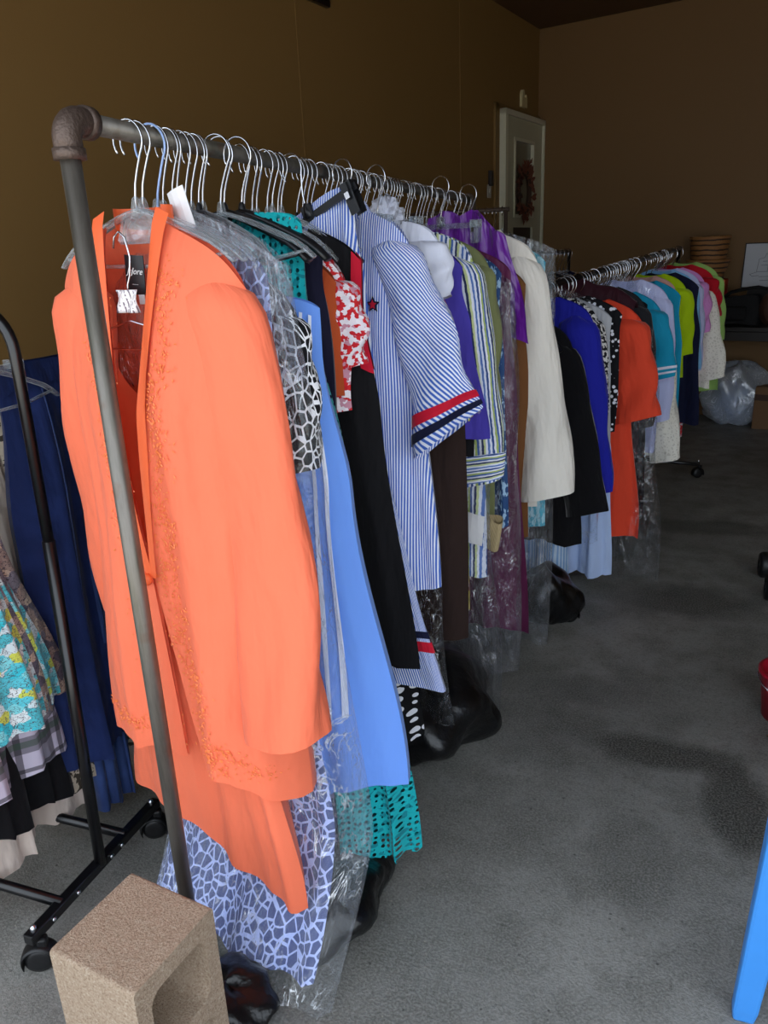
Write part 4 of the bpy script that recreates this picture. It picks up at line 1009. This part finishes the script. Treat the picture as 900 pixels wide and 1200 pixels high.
g4(-1.325, 'paisley_skirt', 'brown grey leaf print skirt edge between the flower skirt and denim jumper', 'skirt', 'paisley', y=1.06, zc=1.28, sw=.05, nk=0, slope=0, zh=.52, hw=.225, chest=.10, A=.01, seed=91)
g4(-1.30, 'flower_skirt', 'turquoise and yellow flower print skirt on the small rolling rack', 'skirt', 'tropic', y=1.02, zc=1.27, sw=.05, nk=0, slope=0, zh=.53, hw=.215, chest=.10, A=.012, k=2.5, seed=92)
g4(-1.37, 'plaid_shirt', 'purple grey plaid flannel shirt at left edge', 'shirt', 'plaid', y=1.03, zc=1.3, sw=.06, nk=0, slope=.1, zh=.36, hw=.225, chest=.12, A=.016, k=2, seed=93)
g4(-1.41, 'black_ruffle_skirt', 'black skirt with ruffled hem below the plaid shirt', 'skirt', 'black', y=1.10, zc=1.2, sw=.07, nk=0, slope=0, zh=.225, hw=.23, chest=.12, hemtilt=-.03, A=.016, k=3, seed=94)
g4(-1.47, 'cream_skirt', 'long cream crinkled skirt lowest at the left edge', 'skirt', 'creamsk', y=1.28, zc=1.25, sw=.12, nk=0, slope=0, zh=.095, hw=.32, chest=.18, A=.022, k=3, seed=95, nu=50)
g4(-1.40, 'snake_print_skirt', 'cream and brown snake print skirt hem by the black upright', 'skirt', 'creampr', y=1.44, zc=1.2, sw=.15, nk=0, slope=0, zh=.19, hw=.18, A=.008, seed=96)
g4(-1.385, 'washed_jeans', 'washed denim jeans cuff near the floor behind the small rack', 'jeans', 'denim2', y=1.43, zc=1.2, sw=.1, nk=0, slope=0, zh=.07, hw=.07, A=.008, seed=97)
for i, x_ in enumerate((-1.30, -1.34, -1.40, -1.46)):
    h_ = hanger('tc' if i % 2 else 'c', x_, 1.19, 1.435, 90, 'clear hanger on the small black rolling rack at left', 'hangers on the small black rolling rack'); h_.location.z = 1.431

# ------------------------------------------------------------------ concrete block
cb_ = empty('concrete_block', (-.48, 1.05, 0), 0)
def blk():
    # standing on end: 0.195 x 0.195 x 0.395, two cores running through along local x
    mb = MB(); S = .0975; n = 10
    def ringpts(cx, cz, hx, hz, r):
        pts = []
        for (sx, sz, a0) in ((1, 1, 0), (-1, 1, 90), (-1, -1, 180), (1, -1, 270)):
            for i in range(5):
                a = math.radians(a0 + i * 22.5); pts.append((cx + sx * (hx - r) + r * math.cos(a), cz + sz * (hz - r) + r * math.sin(a)))
        return pts
    outer = ringpts(0, .1975, S, .1975, .008)
    holes_ = [ringpts(0, .1075, S - .030, .068, .028), ringpts(0, .2875, S - .030, .068, .028)]
    return outer, holes_
import bmesh
def build_block():
    outer, holes_ = blk(); bm = bmesh.new()
    S = .0975
    loops = []
    for lp in [outer] + holes_:
        a = [bm.verts.new((-S, p[0], p[1])) for p in lp]; b = [bm.verts.new((S, p[0], p[1])) for p in lp]; loops.append((a, b))
        n = len(lp)
        for i in range(n): bm.faces.new((a[i], a[(i + 1) % n], b[(i + 1) % n], b[i]))
    for k in (0, 1):
        es = []
        for lp in loops:
            vs_ = lp[k]
            for i in range(len(vs_)):
                e = bm.edges.get((vs_[i], vs_[(i + 1) % len(vs_)])); es.append(e)
        bmesh.ops.triangle_fill(bm, use_beauty=True, use_dissolve=False, edges=es)
    bmesh.ops.recalc_face_normals(bm, faces=bm.faces)
    me = bpy.data.meshes.new('block_body'); bm.to_mesh(me); bm.free(); me.materials.append(MT['block'])
    return me
bo_ = bpy.data.objects.new('concrete_block_body', build_block())
bpy.data.objects.remove(cb_)
COL.objects.link(bo_); bo_.name = 'concrete_block'; bo_.location = (-.807, .816, 0); bo_.rotation_euler = (0, 0, math.radians(-8))
tag(bo_, 'sandy hollow concrete block standing on end at the foot of the pipe rack', 'concrete block')
bv = bo_.modifiers.new('bevel', 'BEVEL'); bv.width = .006; bv.segments = 2; bv.limit_method = 'ANGLE'
BLOCK = bo_

# ------------------------------------------------------------------ bin liners on the floor
def sack(label, x, y, rx, ry, h, seed, rz=0, point=None):
    rnd = random.Random(seed); ph = [rnd.uniform(0, 6.28) for _ in range(8)]
    mb = MB()
    def f(i, j):
        th = 2 * PI * i; p = PI * j
        s = math.sin(p) ** .75 if j not in (0, 1) else 0; c = math.cos(p)
        r = 1 + .10 * math.sin(3 * th + ph[0] + 2 * p) + .06 * math.sin(7 * th + ph[1] - 3 * p) + .018 * math.sin(15 * th + 9 * p + ph[2]) + .008 * math.sin(29 * th - 13 * p + ph[3])
        if point is not None:
            dth = (th - point + PI) % (2 * PI) - PI; r *= 1 + .75 * math.exp(-(dth / .32) ** 2) * j ** 2
        z = h * (.5 + .5 * c) * (1 + .10 * math.sin(2 * th + ph[4])); z = max(.004, z - .06 * h)
        return Vector((rx * s * r * math.cos(th), ry * s * r * math.sin(th), z)), (i, j)
    mb.grid(56, 30, f)
    o = mb.build('bin_bag', 'trash', None, loc=(x, y, 0), rot=(0, 0, rz)); return tag(o, label, 'bin bag', 'black bin bags under the racks')
sack('black bin bag on the floor right behind the concrete block', -.76, .99, .10, .09, .09, 2, .2)
sack('black bin bag under the teal lace hem', -.69, 1.31, .17, .20, .17, 3, .1)
sack('largest black bin bag, under the pinstripe trousers', -.66, 2.05, .21, .24, .29, 4, .0, point=.1)
sack('small black bin bag below the cream jacket at the second rack', -.40, 2.98, .12, .12, .24, 5, 0, .2)

# ------------------------------------------------------------------ right side things
MT['bluepl'] = solid('blue plastic', '3f8fe0', .35, 0, .5)
st_ = empty('blue_table', (.45, 1.2, 0)); tag(st_, 'blue plastic table leg at lower right edge', 'table')
def tleg(px, py, dx, dy):
    mb = MB(); b = 0
    for t in (0, .04, .4, 1):
        wdt = .026 + .014 * t; c = Vector((px + dx * t, py + dy * t, .74 * t)); 
        for (sx, sy) in ((-1, -1), (1, -1), (1, 1), (-1, 1)):
            k_ = .85 if t == 0 else 1; mb.vert(c + Vector((sx * wdt * k_ * .9, sy * wdt * .55 * k_, 0)))
    for i in range(3):
        for q in range(4): mb.f.append((i * 4 + q, i * 4 + (q + 1) % 4, (i + 1) * 4 + (q + 1) % 4, (i + 1) * 4 + q))
    mb.f.append((3, 2, 1, 0)); mb.f.append((12, 13, 14, 15)); return mb
for px, py, dx, dy in ((-.205, .10, .045, .02), (.58, .08, -.03, .02), (-.04, .50, -.08, -.02), (.58, .50, -.03, -.02)): tleg(px, py, dx, dy).build('leg', 'bluepl', st_, False, .006)
tt = MB(); tt.box((.215, .29, .755), (.81, .54, .03)); tt.build('table_top', 'bluepl', st_, False, .01)
MT['redpl'] = solid('red plastic', 'b3142c', .35)
rb = empty('red_bucket', (.462, 2.47, 0)); tag(rb, 'red plastic bucket just entering at right edge', 'bucket')
b = MB(); b.lathe([(0, .004), (.07, .004), (.075, .0), (.092, .155), (.10, .158), (.10, .168), (.088, .168), (.07, .012), (0, .012)], 32); b.build('shell', 'redpl', rb)
MB().tube([(.1 * math.cos(a), .02 * math.sin(a) - .1 * math.sin(a) * .9, .15 - .05 * math.sin(a)) for a in [PI * i / 12 for i in range(13)]], .003, 6).build('handle', 'chrome', rb)
MT['straw'] = solid('straw', 'b3a179', .8)
MB().tube([(.395, 2.33, .006), (.40, 2.30, .012), (.41, 2.27, .006)], .006, 6).build('straw_scrap', 'straw')
tag(bpy.data.objects['straw_scrap'], 'pale straw scrap on the floor beside the red bucket', 'scrap')
for yy, zz, lb_ in ((3.40, 0, 'nearer of two small black rollers on the floor at right edge'), (3.66, 0, 'farther of two small black rollers on the floor at right edge')):
    wr_ = empty('black_roller', (.505, yy, 0)); tag(wr_, lb_, 'roller', 'black rollers at right edge')
    m = MB(); m.lathe([(0, -.02), (.03, -.024), (.052, -.022), (.06, -.01), (.06, .01), (.052, .022), (.03, .024), (0, .02)], 22, (0, 0, .06), 'x'); m.build('tyre', 'rubber', wr_)
    m = MB(); m.lathe([(0, -.028), (.02, -.027), (.022, -.02), (0, -.02)], 14, (0, 0, .06), 'x'); m.build('hub', 'blackmetal', wr_)

# ------------------------------------------------------------------ counter and clutter by the back wall
def onback(x, z, d=0):
    s_ = (x - CX) / EB.x; p = Vector((CX, CY, 0)) + EB * s_ + NB * d; return Vector((p.x, p.y, z))
aB = math.atan2(EB.y, EB.x)
MT['dkwood'] = solid('dark stained wood', '1d1815', .5)
tb = empty('dark_work_table', onback(.95, 0, .35), aB); tag(tb, 'dark work table against the back wall', 'table')
m = MB(); m.box((0, 0, .815), (1.5, .5, .035)); m.build('table_top', 'dkwood', tb, False, .004)
m = MB(); m.box((0, -.225, .76), (1.42, .02, .07)); m.build('apron', 'dkwood', tb, False, .003)
for sx in (-.70, .70):
    for sy in (-.2, .2): m = MB(); m.box((sx, sy, .40), (.05, .05, .80)); m.build('leg', 'dkwood', tb, False, .004)
TZ = .8335
def at(x, d, z=TZ): return onback(x, z, d)
# woven baskets on a black pot stand
MT['wicker'] = (lambda: (lambda N: (lambda o: N.finish(N.n('BsdfPrincipled', {'Base Color': N.mix(N.math('LESS_THAN', N.math('FRACT', N.math('ADD', N.math('MULTIPLY', N.sep(o)[2], 26), N.math('MULTIPLY', N.noise(o, 9, 2), .5))), .32), lin('9a6a3a'), lin('3a2414')), 'Roughness': .6,
      'Normal': N.n('Bump', {'Height': N.noise(o, 120, 2), 'Strength': .6, 'Distance': .01})})))(N.obj()))(NT('woven wicker')))()
def basket(label, loc, r0, r1, h):
    e = empty('woven_basket', loc); tag(e, label, 'basket', 'woven baskets')
    prof = []
    for i in range(17):
        t = i / 16; prof.append((r0 + (r1 - r0) * t ** .8 + .006 * (i % 2), h * t))
    prof = [(0, 0)] + prof + [(r1 - .012, h), (r0 - .01, .012), (0, .012)]
    m = MB(); m.lathe(prof, 28); m.build('weave', 'wicker', e)
    m = MB(); m.tube([(r1 * math.cos(a), r1 * math.sin(a), h) for a in [2 * PI * i / 28 for i in range(29)]], .010, 8, False); m.build('rim', 'wicker', e)
    return e
pot = empty('black_planter', at(.335, .20)); tag(pot, 'dark pot carrying the stacked woven baskets', 'pot')
m = MB(); m.lathe([(0, 0), (.10, 0), (.12, .1), (.12, .32), (.13, .36), (.115, .36), (.10, .33), (0, .33)], 24); m.build('bowl', 'blackmetal', pot)
p_ = at(.335, .20)
basket('lower darker woven basket of the stack by the back wall', (p_.x, p_.y, TZ + .362), .115, .165, .13)
basket('taller upper woven basket of the stack by the back wall', (p_.x, p_.y, TZ + .362 + .10), .125, .15, .21)
# picture board with line drawing
bdm = empty('drawing_board', at(.70, .06), aB); bdm.rotation_euler = (math.radians(-6), 0, aB); tag(bdm, 'white board with a thin line drawing leaning on the back wall', 'board')
MT['board'] = solid('off white board', 'c3c6cc', .5); MT['pencil'] = solid('grey pencil line', '6b6f78', .7); MT['greypatch'] = solid('grey print', '8d9098', .6)
BZ = .27
m = MB(); m.box((.12, 0, BZ + .17), (.50, .012, .34)); m.build('panel', 'board', bdm, False, .002)
m = MB(); x0, x1, z0, z1 = -.13, .37, BZ, BZ + .34
for a in (((x0 + x1) / 2, 0, z1 + .004, x1 - x0 + .016, .008), ((x0 + x1) / 2, 0, z0 - .004, x1 - x0 + .016, .008), (x0 - .004, 0, (z0 + z1) / 2, .008, z1 - z0), (x1 + .004, 0, (z0 + z1) / 2, .008, z1 - z0)):
    m.box((a[0], 0, a[2]), (a[3], .02, a[4]))
m.build('frame', 'dkwood', bdm, False)
m = MB()
for ln in ([(-.08, .10), (-.02, .12), (.10, .12), (.22, .12)], [(-.03, .12), (-.02, .22), (.02, .23), (.03, .26), (.07, .26)], [(-.01, .08), (.12, .085), (.24, .08)], [(0, .05), (.12, .055)], [(.05, .12), (.055, .24)], [(.0, .17), (.14, .175)], [(.12, .12), (.13, .30)], [(-.08, .10), (-.06, .085), (-.01, .09)], [(.01, .20), (.10, .205), (.2, .21)]):
    m.tube([(x_, -.008, BZ + z_) for x_, z_ in ln], .0018, 4)
m.build('line_drawing', 'pencil', bdm, False)
m = MB(); m.box((.20, -.008, BZ + .27), (.14, .003, .10)); m.build('grey_patch', 'greypatch', bdm, False)
m = MB(); m.box((0.12, .0, BZ / 2), (.40, .05, BZ - .01)); m.build('prop', 'dkwood', bdm, False)
# box with blue emblem
bx = empty('white_box', at(.405, .34, TZ), aB); tag(bx, 'white box with blue emblem standing on the work table', 'box')
MT['blueprint'] = solid('blue print', '2458a8', .5)
m = MB(); m.box((0, 0, .145), (.15, .10, .29)); m.build('carton', 'white', bx, False, .003)
m = MB(); m.lathe([(0, -.004), (.066, -.004), (.07, 0), (0, 0)], 28, (0, -.051, .215), 'y'); m.build('round_label', 'board', bx)
m = MB(); m.lathe([(.066, -.006), (.074, -.006), (.074, -.002), (.066, -.002)], 28, (0, -.051, .215), 'y'); m.build('dark_ring', 'blackplastic', bx)
m = MB(); m.box((.012, -.058, .21), (.05, .002, .032)); m.box((.012, -.058, .233), (.022, .002, .018)); m.box((.012, -.058, .190), (.07, .002, .01)); m.build('emblem', 'blueprint', bx, False)
# red and copper tins above the box
MT['copper'] = solid('red copper foil', 'a8452c', .3, .7)
for i, (x_, d_, r_, h_, lb_) in enumerate(((.355, .30, .045, .36, 'shiny copper red tin left of the blue emblem box'), (.455, .26, .04, .345, 'dull red tin right of the blue emblem box'))):
    e = empty('tin_can', at(x_, d_ - .10)); tag(e, lb_, 'tin', 'tins on the work table')
    m = MB(); m.lathe([(0, 0), (r_, 0), (r_, h_ - .01), (r_ * .96, h_), (r_ * .9, h_ - .006), (0, h_ - .006)], 24); m.build('can', 'copper', e)
    m = MB(); m.lathe([(r_ * 1.01, h_ * .3), (r_ * 1.02, h_ * .32), (r_ * 1.02, h_ * .7), (r_ * 1.01, h_ * .72)], 24); m.build('paper_band', 'white' if i == 0 else 'redpl', e)
# black camera bag and brown bag
MT['blackcl'] = solid('black nylon', '101013', .7, 0, .3, .5, 60); MT['brownbag'] = solid('brown leather', '4a3226', .6, 0, .4, .5, 40)
cbg = empty('black_bag', at(.62, .36), aB); tag(cbg, 'black nylon bag with strap on the work table', 'bag')
m = MB()
def bagf(i, j):
    th = 2 * PI * i; t = j; r = 1 - .35 * max(0, t - .6) ** 1.5; return Vector(((.17 * r) * max(-1, min(1, 1.25 * math.cos(th))), (.09 * r) * max(-1, min(1, 1.25 * math.sin(th))), .22 * t + .012 * math.sin(3 * th + 5 * t))), (i, j)
m.grid(40, 12, bagf); m.grid(8, 1, lambda i, j: (Vector((.12 * math.cos(2 * PI * i) * (1 - j), .06 * math.sin(2 * PI * i) * (1 - j), .218)), (i, j))); m.build('bag_body', 'blackcl', cbg)
MB().tube([(-.13, 0, .2), (-.06, -.02, .25), (.05, -.02, .275), (.13, 0, .285), (.2, 0, .27)], .014, 8).build('strap', 'blackcl', cbg)
m = MB(); m.box((0, -.095, .09), (.16, .03, .11)); m.build('front_pocket', 'blackcl', cbg, False, .015)
bbg = tag(MB().build('tmp', 'brownbag'), 'x', 'bag'); bpy.data.objects.remove(bbg)
m = MB()
def bagf2(i, j):
    th = 2 * PI * i; p = PI * j; return Vector((.13 * math.sin(p) ** .7 * math.cos(th) * (1 + .06 * math.sin(5 * th)), .09 * math.sin(p) ** .7 * math.sin(th), .13 + .13 * math.cos(p) + .01 * math.sin(4 * th))), (i, j)
m.grid(32, 18, bagf2); tag(m.build('leather_pouch', 'brownbag', None, loc=at(.90, .40)), 'brown leather pouch at right end of the work table', 'bag')
# clear sack and cardboard box on the floor
m = MB(); rnd = random.Random(4)
def csf(i, j):
    th = 2 * PI * i; p = PI * j; r = 1 + .12 * math.sin(3 * th + 2 * p) + .08 * math.sin(6 * th - 4 * p) + .04 * math.sin(13 * th + 9 * p)
    return Vector((.24 * math.sin(p) ** .6 * r * math.cos(th), .2 * math.sin(p) ** .6 * r * math.sin(th), max(.004, .25 + .26 * math.cos(p) + .02 * math.sin(4 * th + 3 * p)))), (i * .8, j * .8)
m.grid(48, 28, csf)
MT['filmsack'] = film('cloudy clear sack', .38, (.8, .84, .88), .7, 8, .8)
cs = m.build('clear_sack', 'filmsack', None, loc=tuple(at(.64, .26, 0))); tag(cs, 'cloudy clear plastic sack on the floor in front of the work table', 'plastic sack')
m = MB()
def stf(i, j):
    th = 2 * PI * i; p = PI * j; return Vector((.17 * math.sin(p) ** .7 * math.cos(th), .14 * math.sin(p) ** .7 * math.sin(th), .18 + .16 * math.cos(p) + .02 * math.sin(5 * th))), (i, j)
m.grid(28, 16, stf); tag(m.build('wrapped_bundle', F['paleblue'], None, loc=tuple(at(.64, .26, 0))), 'pale cloth bundle inside the cloudy clear sack', 'bundle')
MT['card'] = solid('brown cardboard', '7a5a3c', .8)
cbx = empty('cardboard_box', at(.98, .26, 0), aB); tag(cbx, 'brown cardboard box on the floor at right edge', 'box')
m = MB(); m.box((0, 0, .17), (.34, .3, .34)); m.build('carton', 'card', cbx, False, .004)
m = MB(); m.box((0, -.152, .26), (.34, .003, .05)); m.build('tape', 'brownbag', cbx, False)
for s in (-1, 1):
    m = MB(); m.box((0, s * .08, .345), (.335, .14, .006)); m.build('flap', 'card', cbx, False)
